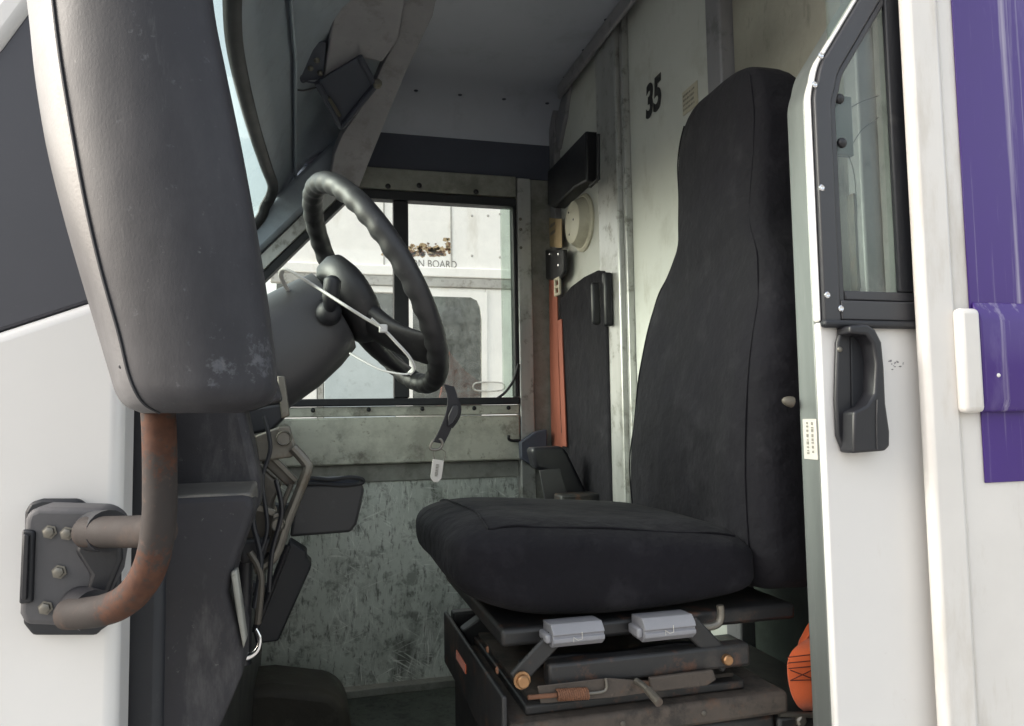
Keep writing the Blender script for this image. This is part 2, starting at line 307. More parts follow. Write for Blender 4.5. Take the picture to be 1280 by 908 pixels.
def text(name, s, size, org, xdir, ydir, mat, parent, shear=0, ext=.0004, bold=0, sx=1):
    cu = bpy.data.curves.new(name, 'FONT'); cu.body = s; cu.size = size; cu.align_x = 'CENTER'; cu.align_y = 'CENTER'; cu.extrude = ext; cu.shear = shear; cu.offset = bold
    t = bpy.data.objects.new(name, cu); COL.objects.link(t)
    dg = bpy.context.evaluated_depsgraph_get(); me = bpy.data.meshes.new_from_object(t.evaluated_get(dg))
    bpy.data.objects.remove(t); bpy.data.curves.remove(cu)
    X, Yv = V(xdir).normalized(), V(ydir).normalized(); Zv = X.cross(Yv)
    mb = MB(); mb.v = [V(org)+X*v.co.x*sx+Yv*v.co.y+Zv*v.co.z for v in me.vertices]; mb.f = [tuple(p.vertices) for p in me.polygons]
    return part(name, mb, mat, parent, smooth=0)

def smallprint(name, ctr, xd, yd, w, rows_, pitch, h, mat, parent):
    """lines of print too small to read: rows of short ink dashes"""
    xd, yd = V(xd), V(yd); nn = xd.cross(yd).normalized()*.0003; rn = random.Random(len(name)+rows_)
    for r in range(rows_):
        mb = MB(); x = -w/2; c = V(ctr)+yd*((rows_-1)/2-r)*pitch
        while x < w/2-.1*w:
            l_ = rn.uniform(.03, .09)*w; hh_ = h*rn.uniform(.7, 1)
            q = [c+xd*x-yd*hh_/2, c+xd*(x+l_)-yd*hh_/2, c+xd*(x+l_)+yd*hh_/2, c+xd*x+yd*hh_/2]
            mb.prism(q, nn); x += l_+rn.uniform(.02, .07)*w
        part(name, mb, mat, parent, smooth=0)
# ================================================================== SETTING
g = part('ground', MB().box((-60, -60, -.2), (60, 60, 0)), 'bounce_ground', smooth=0, kind='structure')  # unseen ground, lightened as a reflector for the cab
XB, YF, ZC, ZF = .90, 2.70, 2.90, .75      # bulkhead, far wall, ceiling, floor
YD, YO = .86, .825                          # sliding door skin, outer body side

van = thing('delivery_van', 'white step van with purple stripe, seen through its open driver door', 'van', (.3, 1.7, 0))
# ---- floor, cover, ceiling
B('floor', (-1.0, .93, ZF-.05), (1.6, YF+.02, ZF), 'floor', van)
# engine cover hump beside the pedals
cv = [P(300, 862, Y=2.3), P(340, 858, Y=2.3), P(415, 866, Y=2.3), P(434, 884, Y=2.3), P(440, 915, Y=2.3), P(440, 990, Y=2.3), P(300, 990, Y=2.3)]
part('engine_cover', MB().prism(cv, (0, .22, 0)), 'cover', van, bevel=.03, seg=4)
kick = B('floor_strip', (-.3, YF-.05, ZF), (XB, YF-.003, ZF+.025), 'alu_dirty', van)
prof = [(.9, ZC), (2.3, ZC)] + [(2.5+.2*math.sin(a)-.0, ZC-.2+.2*math.cos(a)) for a in [math.pi/2*i/8 for i in range(9)]]
ring = lambda x: [V((x, y, z)) for y, z in prof] + [V((x, y+.03, z+.03)) for y, z in prof[::-1]]
ce = part('ceiling', MB().loft([ring(.2), ring(XB+.7)]), 'ceiling', van, smooth=40)
for px, py in ((575, 113), (630, 120), (758, 25), (730, 63), (706, 97), (684, 126), (520, 108)):
    p = P(px, py, Z=ZC) if P(px, py, Z=ZC).y < 2.5 else P(px, py, Y=2.6)
    if p.y > 2.5:
        p.z = ZC-.03
    part('rivet', MB().dome((p.x, p.y, p.z+.001), (0, 0, -1), .008, .004), 'valance', ce)
# ---- far side: passenger door
pd = part('passenger_door', MB().box((-.75, YF+.004, ZF+.02), (.742, YF+.04, 1.47)), 'panel_scr', van, smooth=0, label='scratched grey green passenger door sheet')
B('lower_trim', (-.75, YF-.004, 1.472), (.742, YF+.03, 1.533), 'alu_dirty', pd)
B('rail', (-.75, YF-.035, 1.535), (.742, YF+.03, 1.700), 'alu_h', pd, .006)
B('rail_lip', (-.75, YF-.028, 1.703), (.742, YF+.03, 1.738), 'alu_h', pd, .004)
for x in (.0, .19, .38, .57, .70):
    part('rivet', MB().dome((x, YF-.029, 1.727), (0, -1, 0), .008, .004), 'plastic_black', pd)
B('window_gasket', (-.75, YF-.04, 1.740), (.742, YF+.02, 1.766), 'rubber', pd, .004)
# slanted front edge of the window, front pillar
sl = V((.126+.153, 0, 2.485-2.184)).normalized(); sn = V((-sl.z, 0, sl.x))
top = V((.126, YF, 2.485))
def slant(name, o0, o1, y0, y1, mat, parent, up=.02, bevel=.003):
    a = top+sn*o0+sl*up; b = top+sn*o1+sl*up; c = top+sn*o1-sl*1.05; d = top+sn*o0-sl*1.05
    for q in (a, b, c, d): q.y = y0
    return part(name, MB().prism([a, b, c, d], (0, y1-y0, 0)), mat, parent, bevel)
slant('window_gasket', 0, .026, YF-.03, YF+.02, 'rubber', pd)
slant('front_frame', .028, .072, YF-.035, YF+.02, 'alu', pd, .03)
slant('front_pillar', .075, .175, YF-.06, YF+.04, 'headliner', van, .14, .015)
part('pillar_top_panel', MB().prism(L([(330, 120), (480, 150), (455, 246), (437, 249), (392, 287), (352, 262), (338, 200)], Y=YF+.012), (0, .03, 0)), 'headliner', van, .003)
# window head
B('window_head_gasket', (.10, YF-.03, 2.487), (.742, YF+.02, 2.520), 'rubber', pd, .003)
B('window_head', (.06, YF-.035, 2.522), (.742, YF+.02, 2.602), 'alu_dirty', pd, .004)
for px, py in ((485, 233), (524, 232), (595, 240)):
    p = P(px, py, Y=YF-.036); part('rivet', MB().dome(p, (0, -1, 0), .010, .006), 'plastic_black', pd)
B('valance', (-.1, YF-.005, 2.604), (XB+.03, YF+.03, 2.76), 'valance', van, .004)
# divider and side gasket, panes
xl, xr = P(492, 380, Y=YF-.02).x, P(511, 380, Y=YF-.02).x
B('window_divider', (xl, YF-.025, 1.767), (xr, YF+.01, 2.486), 'rubber', pd, .004)
B('sash_edge', (.690, YF-.004, 1.767), (.728, YF+.018, 2.486), 'door_pane', pd, 0)
B('window_side_gasket', (.728, YF-.03, 1.767), (.742, YF+.02, 2.486), 'rubber', pd, .003)
pp = [V((-.75, YF+.004, 1.75)), V((.73, YF+.004, 1.75)), V((.73, YF+.004, 2.49)), V((.11, YF+.004, 2.49)), V((-.5, YF+.004, 1.83))]
part('pane', MB().prism(pp, (0, .005, 0)), 'pane', pd, smooth=0)
part('cord', MB().tube(spline(L([(648, 455), (642, 475), (632, 490), (622, 498)], Y=YF-.03)), .005), 'rubber', pd)
hk = P(640, 551, Y=YF-.04)
part('hook', MB().tube(spline([hk+V((.03, 0, -.0)), hk+V((.0, 0, 0)), hk+V((-.012, 0, .006)), hk+V((-.012, 0, .02))]), .005), 'plastic_black', pd)
# rear door posts on the far wall
po = B('door_post', (.745, YF-.03, ZF), (.800, YF+.03, 2.60), 'alu', van, .004)
for pz in (2.44, 2.40, 2.33, 1.60):
    part('rivet', MB().dome((.757, YF-.031, pz), (0, -1, 0), .006, .004), 'steel', po)
B('rear_wall_strip', (.803, YF-.012, ZF), (.91, YF+.03, 2.602), 'alu_dirty', van, .003)

# ---- bulkhead (x = XB), seen obliquely
def yx(px, py, x=XB): return P(px, py, X=x).y
yA0, yA1 = 2.70, yx(703, 400)
yP0, yP1 = yx(752, 400, .875), yx(777, 400, .875)
yQ0, yQ1 = yx(885, 100, .875), yx(903, 100, .875)
bh = part('bulkhead', MB().box((XB+.004, yP0-.01, ZF), (XB+.03, yA1, ZC+.004)), 'bulk', van, smooth=0, label='pale green white bulkhead sheet beside the far door post')
B('corner_post', (XB-.02, yA1+.002, ZF), (XB+.03, YF-.02, 2.87), 'post_dark', bh, .004)
B('post', (XB-.028, yP1, ZF), (XB+.03, yP0, ZC+.006), 'alu', bh, .005)
B('post_lip', (XB-.012, yP1-.022, ZF), (XB+.03, yP1-.002, ZC+.007), 'alu', bh, .003)
B('post', (XB-.028, yQ1, ZF), (XB+.03, yQ0, ZC+.006), 'post_dark', bh, .005)
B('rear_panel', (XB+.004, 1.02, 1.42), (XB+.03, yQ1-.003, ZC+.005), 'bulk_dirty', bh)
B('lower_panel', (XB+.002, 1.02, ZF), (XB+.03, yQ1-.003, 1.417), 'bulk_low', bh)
# near end of the bulkhead, seen through the sliding door's glass
B('post', (XB-.05, .985, ZF), (XB+.05, 1.018, 2.85), 'post_dark', bh, .004)
B('post', (XB-.02, .945, ZF), (XB+.06, .982, 2.85), 'post_dark', bh, .004)
B('timber_strip', (XB-.055, 1.0, ZF), (XB-.051, 1.015, 2.05), 'cast', bh, 0)
bd = part('bulkhead_door', MB().box((XB+.008, yQ0+.002, ZF+.02), (XB+.028, yP1-.024, ZC+.005)), 'bulk', van, smooth=0, label='pale bulkhead sliding door stencilled 35')
c35 = P(816, 124, X=XB+.006)
text('number', '35', .125, c35, (0, -1, 0), (0, 0, 1), 'ink', bd, shear=.12, bold=.005, sx=.78)
q = P(862, 124, X=XB+.006)
B('sticker', (q.x-.001, q.y-.04, q.z-.03), (q.x+.001, q.y+.035, q.z+.03), 'beige', bd, 0)
smallprint('sticker_print', (q.x-.0016, q.y, q.z), (0, -1, 0), (0, 0, 1), .06, 4, .012, .006, 'grey_ink', bd)
# pull handle of the bulkhead door on the post
h0, h1 = P(757, 340, X=XB-.05), P(757, 408, X=XB-.05)
B('handle', (XB-.055, h1.y-.012, h1.z), (XB-.026, h1.y+.016, h0.z), 'plastic_black', bd, .008)
h2, h3 = P(746, 352, X=XB-.07), P(746, 406, X=XB-.07)
B('handle_grip', (XB-.085, h3.y-.004, h3.z), (XB-.056, h3.y+.012, h2.z), 'plastic_black', bd, .008)
# cornice along the ceiling
B('cornice', (XB-.045, 1.0, ZC-.055), (XB-.03, 2.50, ZC-.004), 'post_dark', bh, .006)
cor = [V((XB-.01, 2.46, ZC-.002)), V((XB-.01, 2.56, ZC-.03)), V((XB-.01, 2.64, ZC-.10)), V((XB-.01, 2.69, ZC-.2)), V((XB-.01, 2.60, ZC-.2)), V((XB-.01, 2.52, ZC-.11))]
part('cornice_corner', MB().prism(cor, (.015, 0, 0)), 'post_dark', bh, .003)
# bulkhead things: pocket, round vent
mpk = thing('wall_pocket', 'black wedge shaped pocket on the bulkhead above the round vent', 'pocket', P(727, 250, X=XB))
a0 = L([(700, 215), (750, 165), (751, 228), (735, 236), (707, 261), (700, 258)], X=XB+.002)
part('pocket_body', MB().prism(a0, (-.05, 0, 0)), 'plastic_black', mpk, .006)
part('pocket_rib', MB().tube([P(748, 168, X=XB-.052), P(748, 224, X=XB-.052), P(738, 233, X=XB-.052)], .006), 'rubber', mpk)
vc = P(730, 279, X=XB+.004)
vt = thing('round_vent', 'cream round roof style vent on the bulkhead beside the belt post', 'vent', vc)
part('flange', MB().lathe(vc, (-1, 0, 0), [(.100, 0), (.100, .006), (.092, .012), (.0, .012)]), 'vent', vt)
part('dial', MB().lathe(vc+V((-.012, 0, 0)), (-1, 0, 0), [(.088, 0), (.072, .032), (.05, .038), (0, .038)]), 'vent', vt)
for a in range(3):
    part('screw', MB().dome(vc+V((-.05, .03*math.cos(a*2.1+1), .045*math.sin(a*2.1+1))), (-1, 0, 0), .004, .002), 'plastic_black', vt)

# ---- windscreen, header, pillars
wt = [(-.125, 2.66, 2.43), (-.129, 2.605, 2.47), (-.152, 2.089, 2.47), (-.160, 1.70, 2.47), (-.150, 1.45, 2.47), (-.11, 1.15, 2.47), (-.04, .92, 2.47)]
wts = spline(wt, 8)
dn = V((-.66, 0, -.75)).normalized()
bot = [p+dn*.95 for p in wts]
n = len(wts)
wsm = MB().add(list(wts)+bot+[p+V((-.006, 0, .004)) for p in wts]+[p+V((-.006, 0, .004)) for p in bot],
               [(i, i+1, n+i+1, n+i) for i in range(n-1)]+[(2*n+i, 3*n+i, 3*n+i+1, 2*n+i+1) for i in range(n-1)])
ws = part('windscreen', wsm, 'ws', van)
gk = spline([V(p) for p in wts[::-1][:-10:4]]+[V((-.131, 2.54, 2.474)), V((-.140, 2.605, 2.455)), V((-.160, 2.63, 2.425)), V((-.13, 2.64, 2.43))+dn*.10, V((-.13, 2.645, 2.43))+dn*.4, V((-.13, 2.65, 2.43))+dn*.95], 5)
part('gasket', MB().tube(gk, .018, 10, flat=.8), 'rubber', ws)
# header: panel between the windscreen top and the ceiling's front edge
ce_edge = lambda y: V((.206+(2.7-y)*.19 if y > 2.05 else .33, y, ZC if y < 2.5 else ZC-.2+math.sqrt(max(0, .04-(min(y, 2.7)-2.5)**2))))
hv, hf = [], []
K = 7
for i, p in enumerate(wts):
    e = ce_edge(min(2.695, p.y+.04)); 
    for k in range(K+1):
        t = k/K; q = p.lerp(e, t); q.z += .10*math.sin(math.pi*t)*(1 if p.y < 2.5 else .4); q.x -= .05*math.sin(math.pi*t)
        hv.append(q)
for i in range(n-1):
    for k in range(K): hf.append((i*(K+1)+k, i*(K+1)+k+1, (i+1)*(K+1)+k+1, (i+1)*(K+1)+k))
hd = part('header_panel', MB().add(hv, hf), 'headliner', van, smooth=60)
sm = hd.modifiers.new('thick', 'SOLIDIFY'); sm.thickness = .012; sm.offset = 1
rib = [hv[i*(K+1)+2]+V((.008, 0, -.012)) for i in range(n)]
part('header_rib', MB().tube(rib, .012, 8, flat=.5), 'headliner', hd)
# grey fascia strip in front of the ceiling edge
def FP(px, py): return P(px, py, Y=2.05+(py/240)*.60)
fas = [FP(a, b) for a, b in ((546, -4), (541, 20), (505, 96), (470, 180), (447, 240), (411, 238), (418, 192), (428, 168), (462, 120), (478, 82), (498, 46), (506, -4))]
part('ceiling_fascia', MB().prism(fas, (-.004, .03, .03)), 'fascia', van, .003)
def FQ(px, py): return P(px, py, Y=1.98+(py/240)*.60)
con = [FQ(a, b) for a, b in ((420, -6), (508, -6), (498, 50), (478, 78), (455, 74), (416, 100), (405, 98), (409, 70))]
part('overhead_console', MB().prism(con, (-.01, .05, .06)), 'fascia', van, .006)
# small bracket plate hung under the console
vis = thing('overhead_plate', 'dark square bracket plate hanging under the roof console', 'bracket plate', FQ(432, 120))
part('plate', MB().prism([FQ(a, b)+V((0, -.03, 0)) for a, b in ((396, 108), (449, 76), (468, 112), (426, 163))], (.002, .012, .012)), 'valance', vis, .003)
fr = [FQ(a, b)+V((0, -.034, -.004)) for a, b in ((396, 108), (449, 76), (468, 112), (426, 163))]
for i in range(4):
    if i != 0: part('frame_bar', MB().tube([fr[i], fr[(i+1) % 4]], .009, 8), 'valance', vis)
part('clip', MB().tube([FQ(410, 130)+V((0, -.045, 0)), FQ(424, 152)+V((0, -.045, 0))], .006, 8), 'steel', vis)
part('knob', MB().lathe(FQ(470, 113)+V((0, -.04, 0)), (0, -1, 0), [(.014, 0), (.014, .012), (.008, .018), (0, .018)]), 'steel', vis)
lk = thing('latch_bracket', 'small bright wire latch fixed on the dark header panel', 'latch', FQ(390, 85))
part('latch_body', MB().prism([FQ(a, b) for a, b in ((378, 52), (408, 54), (404, 100), (376, 102))], (0, .02, .02)), 'valance', lk, .003)
part('latch_loop', MB().tube(spline([FQ(a, b)+V((0, -.01, 0)) for a, b in ((376, 50), (376, 100), (384, 104), (398, 106))]), .003), 'valance', lk)
for px, py in ((396, 76), (388, 86), (400, 92)):
    part('latch_tooth', MB().dome(FQ(px, py)+V((0, -.002, 0)), (0, -1, 0), .009, .01), 'steel', lk)
part('cable', MB().tube(spline([FQ(a, b)+V((0, -.004, 0)) for a, b in ((374, 54), (356, 66), (348, 86), (356, 106), (376, 114), (396, 110))]), .0025, 6), 'rubber', lk)

# dashboard block
dash = [V((x, .98, z)) for x, z in ((-.9, ZF), (-.17, ZF), (-.15, 1.15), (-.13, 1.60), (-.16, 1.74), (-.30, 1.78), (-.9, 1.75))]
part('dashboard', MB().prism(dash, (0, 1.68, 0)), 'plastic_col', van, .02, seg=3)
# ---- near side: front body panel, quarter glass, pillar
xe = P(153, 530, Y=.80).x
fp = [V((xe, .80, .40)), V((xe, .80, 1.830)), V((-.42, .80, 1.735)), V((-1.0, .80, 1.60)), V((-1.0, .80, .40))]
part('front_side_panel', MB().prism(fp, (0, .06, 0)), 'white', van, .012, seg=4)
qg = [V((xe-.004, .806, 1.829)), V((xe-.004, .806, 2.75)), V((-.05, .806, 2.75)), V((-.30, .806, 2.12)), V((-1.0, .806, 1.62)), V((-.42, .806, 1.738))]
qg = [V((xe-.004, .806, 1.8285)), V((xe-.004, .806, 2.30)), P(100, -55, Y=.806), P(40, 8, Y=.806), P(0, 62, Y=.806), P(-200, 240, Y=.806), V((-.9, .806, 1.63)), V((-.42, .806, 1.7365))]
part('quarter_glass', MB().prism(qg, (0, .03, 0)), 'tinted', van, .003)
ap = L([(140, -130), (100, -57), (40, 6), (0, 60), (-200, 238), (-230, 200), (-20, 8), (60, -90)], Y=.80)
part('front_corner_pillar', MB().prism(ap, (0, .05, 0)), 'white', van, .01, seg=3)
B('unseen_door_header', (-.7, .83, 2.72), (2.4, .93, 3.0), 'white', van, .02)  # unseen body above the opening, put in to keep light out
# opening jamb: dark inner edge
B('door_jamb', (-.40, .862, .5), (-.150, .93, 1.80), 'rubber', van, .01)
# ---- plastic end of the dash, inside the opening
ld = part('dash_end_cover', MB().prism(L([(176, 512), (300, 500), (306, 512), (325, 602), (324, 640), (170, 650)], Y=.935), (0, .07, 0)), 'plastic_grey', van, .010, seg=3, label='scuffed grey plastic dash end cover in the door opening')
lo = L([(140, 940), (150, 700), (205, 622), (312, 617), (319, 634), (292, 712), (286, 740), (303, 800), (302, 846), (262, 940)], Y=.872)
part('lower_cover', MB().prism(lo, (0, .10, 0)), 'plastic_grey', ld, .012, seg=3)
lg0 = L([(168, 606), (322, 600)], Y=.932)+L([(314, 617), (203, 622)], Y=.8735)
part('cover_ledge', MB().prism(lg0, (0, .02, -.03)), 'plastic_ledge', ld, .004)  # top of the ledge, its highlight painted in by the paler plastic
part('chipped_edge', MB().prism(L([(288, 716), (296, 712), (308, 800), (304, 812), (296, 770)], Y=.868), (0, .02, 0)), 'alu_dirty', ld, .002)
part('cover_bracket', MB().prism(L([(300, 492), (343, 468), (352, 500), (306, 515)], Y=.93), (0, .06, 0)), 'plastic_grey', ld, .004)
# ---- rear body side with purple band, rub rail
bs = part('body_side', MB().box((.858, YO+.006, .35), (2.4, YO+.035, 3.0)), 'white_old', van, .004)
B('corner_trim', (.802, YO, .35), (.857, YO+.021, 3.0), 'white_old', bs, .008, seg=3)
z604 = P(1240, 604, Y=YO).z
x0p = P(1210, 300, Y=YO).x
zmid = P(1250, 470, Y=YO).z
B('purple_band', (x0p, YO+.003, zmid), (2.39, YO+.0055, 2.98), 'purple', bs, .0008)
B('purple_band', (P(1232, 560, Y=YO).x, YO+.003, z604), (2.39, YO+.0055, zmid-.001), 'purple', bs, .0008)
zr0, zr1 = P(1250, 515, Y=YO-.02).z, P(1250, 374, Y=YO-.02).z
xc0, xc1 = P(1208, 450, Y=YO-.02).x, P(1236, 450, Y=YO-.02).x
rp = [V((xc1, YO+.003, zr1)), V((xc1, YO-.008, zr1-.02)), V((xc1, YO-.011, zr1-.03)), V((xc1, YO-.011, zr0+.018)), V((xc1, YO-.006, zr0)), V((xc1, YO+.003, zr0))]
part('rub_rail', MB().prism(rp, (1.1, 0, 0)), 'purple', bs, .003)
B('rail_end_cap', (xc0, YO-.014, zr0-.001), (xc1-.001, YO+.003, zr1-.012), 'white_old', bs, .008, seg=3)
part('rivet', MB().dome((xc1+.025, YO-.011, zr0+.05), (0, -1, 0), .003, .002), 'white', bs)

# ---- sliding door (pushed back)
XL = .661
k1 = P(1006, 96, Y=YD); k2 = P(1066, -2, Y=YD); dd = (k2-k1)
ztop = 2.62; k3 = k1+dd*((ztop-k1.z)/dd.z)
outl = [V((XL, YD, .62)), V((XL, YD, k1.z-.02)), V((XL+.006, YD, k1.z+.012)), V((k3.x, YD, ztop)), V((1.55, YD, ztop)), V((1.55, YD, .62))]
# white skin with window opening: built from pieces round the opening
zb = P(1025, 403, Y=YD).z
sd_ = part('sliding_door', MB().box((XL, YD, .62), (1.55, YD+.012, zb)), 'white', van, .004, seg=3, label='white sliding driver door pushed back, black pull handle')
wstrip = .020
def fr_strip(name, a, b, wd, y0, y1, mat, bevel=.003, parent=None):
    """bar of width wd to the right of the line a-b"""
    t = (b-a).normalized(); nn = V((t.z, 0, -t.x))*wd
    pts = [V((p.x, y0, p.z)) for p in (a, b, b+nn, a+nn)]
    return part(name, MB().prism(pts, (0, y1-y0, 0)), mat, parent or sd_, bevel)
A = V((XL, YD, zb+.001)); Bk = V((XL, YD, k1.z)); Ck = V((k3.x, YD, ztop))
# white edge: one bent bar so that the corner is continuous
def bent(name, off, wd, y0, y1, mat, bevel=.003, z0=None):
    t2 = (Ck-Bk).normalized(); n2 = V((t2.z, 0, -t2.x))
    def line(o):
        p1 = V((XL+o, 0, z0 if z0 else A.z)); c0 = Bk+n2*o
        s_ = (XL+o-c0.x)/t2.x; kn = c0+t2*s_; e = Ck+n2*o
        e = c0+t2*((ztop-c0.z)/t2.z)
        mids = []
        for q in range(-3, 4):
            u = q/3; base = kn+(V((0, 0, -1))*.03*(-u) if u < 0 else t2*.03*u)
            mids.append(base + (n2+V((1, 0, 0))).normalized()*.008*(1-abs(u))**1.5)
        return [p1]+mids+[e]
    la, lb = line(off), line(off+wd)
    poly = [V((p.x, y0, p.z)) for p in la]+[V((p.x, y0, p.z)) for p in lb[::-1]]
    return part(name, MB().prism(poly, (0, y1-y0, 0)), mat, sd_, bevel)
bent('door_edge_skin', 0, .0055, YD, YD+.012, 'white')
bent('leading_edge', .003, .02, YD+.0125, YD+.055, 'alu_edge', .004, z0=.62)
bent('window_trim', .0060, .026, YD-.006, YD+.012, 'trim', .002)
bent('trim_bead', .0325, .0095, YD-.002, YD+.010, 'trim', .002)
B('window_trim_bottom', (XL+.0325, YD-.007, zb+.003), (1.5, YD+.012, zb+.030), 'trim', sd_, .002)
B('trim_bead_bottom', (XL+.0425, YD-.003, zb+.031), (1.5, YD+.010, zb+.044), 'trim', sd_, .002)
B('lower_lip', (XL+.0005, YD-.013, zb-.008), (.835, YD-.0005, zb+.0025), 'rubber', sd_, .004)
B('pane', (XL+.042, YD+.004, zb+.04), (1.5, YD+.009, ztop), 'door_pane', sd_, 0)
B('window_trim_rear', (P(1116, 250, Y=YD).x, YD-.005, zb+.0445), (1.5, YD+.0035, ztop), 'rubber', sd_, .002)
B('inner_skin', (XL+.025, YD+.040, .62), (1.5, YD+.052, zb), 'alu_edge', sd_, .002)
for px, py in ((1026, 70), (1018, 106), (1027, 235), (1034, 369), (1051, 386)):
    c = P(px, py, Y=YD-.006); part('screw', MB().lathe(c, (0, -1, 0), [(.0045, 0), (.0045, .001), (.003, .002), (.0015, .001), (0, .001)], 16), 'chrome', sd_)
for px, py in ((1049, 124), (1052, 179)):
    c = P(px, py, Y=YD+.004); part('pane_bolt', MB().dome(c, (0, -1, 0), .0075, .006, 18, 5), 'plastic_black', sd_)
B('pane_clamp', (P(1045, 150, Y=YD).x, YD+.011, P(1055, 190, Y=YD).z), (P(1073, 150, Y=YD).x, YD+.022, P(1055, 115, Y=YD).z), 'trim', sd_, .002)
part('wire', MB().tube(spline([P(a, b, Y=YD+.014) for a, b in ((1046, 150), (1060, 137), (1078, 127), (1098, 120))]), .0006, 6), 'ink', sd_)
part('wire', MB().tube(spline([P(a, b, Y=YD+.014) for a, b in ((1066, 180), (1078, 162), (1098, 147))]), .0006, 6), 'ink', sd_)
part('wire', MB().tube(spline([P(a, b, Y=YD+.014) for a, b in ((1058, 188), (1067, 215), (1071, 260), (1070, 300), (1076, 360))]), .0007, 6), 'ink', sd_)
# pull handle
hb = L([(1047, 428), (1053, 407), (1061, 405), (1064, 410), (1066, 567), (1055, 566), (1047, 545), (1045, 500)], Y=YD-.008)
part('handle_plate', MB().prism(hb, (0, .0075, 0)), 'plastic_black', sd_, .003)
cp = L([(1063, 409), (1085, 407), (1097, 418), (1103, 438), (1106, 480), (1108, 545), (1100, 562), (1066, 567)], Y=YD-.006)
part('handle_cup', MB().prism(cp, (0, .0055, 0)), 'rubber', sd_, .002)
gp = L([(1063, 407), (1084, 405), (1095, 412), (1103, 428), (1106, 460), (1108, 505), (1113, 540), (1113, 558), (1107, 564), (1067, 567), (1068, 515), (1084, 507), (1094, 492), (1096, 455), (1092, 430), (1084, 419), (1063, 417)], Y=YD-.030)
part('handle_grip', MB().prism(gp, (0, .0285, 0)), 'plastic_black', sd_, .0035, seg=3)
part('handle_rib', MB().tube(spline(L([(1097, 500), (1096, 530), (1097, 562)], Y=YD-.0305)), .0015, 6), 'rubber', sd_)
for (px, py), m in (((1050, 437), 'steel'), ((1057, 553), 'rust')):
    part('screw', MB().dome(P(px, py, Y=YD-.0085), (0, -1, 0), .004, .002), m, sd_)
# scuffs, sticker on the leading edge
st0, st1 = P(1003, 524, X=XL+.002), P(1022, 575, X=XL+.002)
B('sticker', (XL+.0015, YD+.016, st1.z), (XL+.0028, YD+.045, st0.z), 'paper', sd_, 0)
smallprint('sticker_print', (XL+.0012, YD+.030, (st0.z+st1.z)/2), (0, 0, -1), (0, -1, 0), (st0.z-st1.z)*.85, 2, .0105, .005, 'grey_ink', sd_)
mbs = MB(); rs = random.Random(5)
for _ in range(14):
    c = P(1119+rs.gauss(0, 5), 455+rs.gauss(0, 3), Y=YD-.0006); r = rs.uniform(.0006, .002)
    mbs.prism([c+V((math.cos(q*1.26)*r*rs.uniform(.5, 1.6), 0, math.sin(q*1.26)*r*rs.uniform(.4, 1))) for q in range(5)], (0, .0005, 0))
part('scuff', mbs, 'post_dark', sd_, smooth=0)
# rubber bump stop behind the edge
part('latch_striker', MB().dome(P(990, 503, Y=YD+.056), (-1, 0, .2), .008, .016, 14, 5), 'cast', sd_)

# ================================================================== DRIVER SEAT
ys0, ys1 = .972, 1.45; yc = (ys0+ys1)/2
seat = thing('driver_seat', 'black fabric high-backed driver seat on a black suspension base', 'seat', (.45, yc, ZF))
# cushion: sections along x
def sup(cy, cz, hy, hz, n=28, e=4.0):
    out = []
    for i in range(n):
        t = 2*math.pi*i/n; c, s_ = math.cos(t), math.sin(t)
        out.append((cy+hy*math.copysign(abs(c)**(2/e), c), cz+hz*math.copysign(abs(s_)**(2/e), s_)))
    return out
cs = []
for x, zt, zb_, hy in ((.174, 1.508, 1.488, .110), (.178, 1.522, 1.476, .160), (.188, 1.534, 1.464, .197), (.206, 1.543, 1.450, .219), (.235, 1.549, 1.434, .232), (.27, 1.551, 1.420, .238), (.31, 1.550, 1.411, .240),
                      (.40, 1.542, 1.410, .240), (.50, 1.533, 1.414, .239), (.57, 1.526, 1.418, .238), (.615, 1.518, 1.424, .234), (.635, 1.508, 1.435, .225), (.642, 1.495, 1.45, .20)):
    sec = sup(yc, (zt+zb_)/2, hy, (zt-zb_)/2, 40, 4.5)
    cs.append([V((x, y, z + (.008*math.cos(math.pi*(y-yc)/hy/2) if z > (zt+zb_)/2 else 0))) for y, z in sec])
def wob(rings, a, sc):
    return [[p+mnoise.noise_vector(p*sc)*a+mnoise.noise_vector(p*sc*2.7)*a*.4 for p in rg_] for rg_ in rings]
cs = wob(cs, .0065, 9)
cu = part('cushion', MB().loft(cs), 'seat', seat, smooth=80, sub=1)
part('piping', MB().tube(spline([cs[i][15] for i in range(4, 11)]), .0018, 6), 'seat', cu)
part('piping', MB().tube(spline([cs[4][k]+V((-.0005, 0, .0)) for k in range(6, 16)]), .0017, 6), 'seat', cu)
# backrest + headrest: sections along z   (z, front x, half width, thickness)
bk = []
for z, xf, hw, th in ((1.425, .650, .150, .10), (1.432, .632, .225, .13), (1.45, .620, .243, .155), (1.50, .612, .247, .160), (1.60, .612, .245, .155), (1.68, .618, .241, .148), (1.76, .630, .236, .140),
                      (1.82, .644, .231, .132), (1.87, .655, .227, .126), (1.91, .665, .219, .121), (1.945, .674, .204, .116), (1.975, .682, .180, .112), (2.005, .689, .157, .109), (2.035, .694, .146, .108), (2.08, .699, .147, .109),
                      (2.14, .703, .154, .112), (2.20, .706, .156, .112), (2.245, .709, .150, .108), (2.277, .714, .136, .098), (2.300, .721, .113, .084), (2.313, .731, .082, .064), (2.318, .742, .04, .035)):
    sec = sup(0, 0, hw, th/2, 44, 3.6)
    ring_ = []
    for y, x in sec:
        xx = xf+th/2+x
        if x > 0 and z > 1.97: xx += .022*min(1, (z-1.97)/.08)*(1 if z < 2.29 else .5)
        if x < 0 and z < 1.99: xx += .016*math.cos(math.pi/2*min(1, abs(y)/(hw*.9)))
        ring_.append(V((xx, yc+y, z)))
    bk.append(ring_)
bk = wob(bk, .0055, 9)
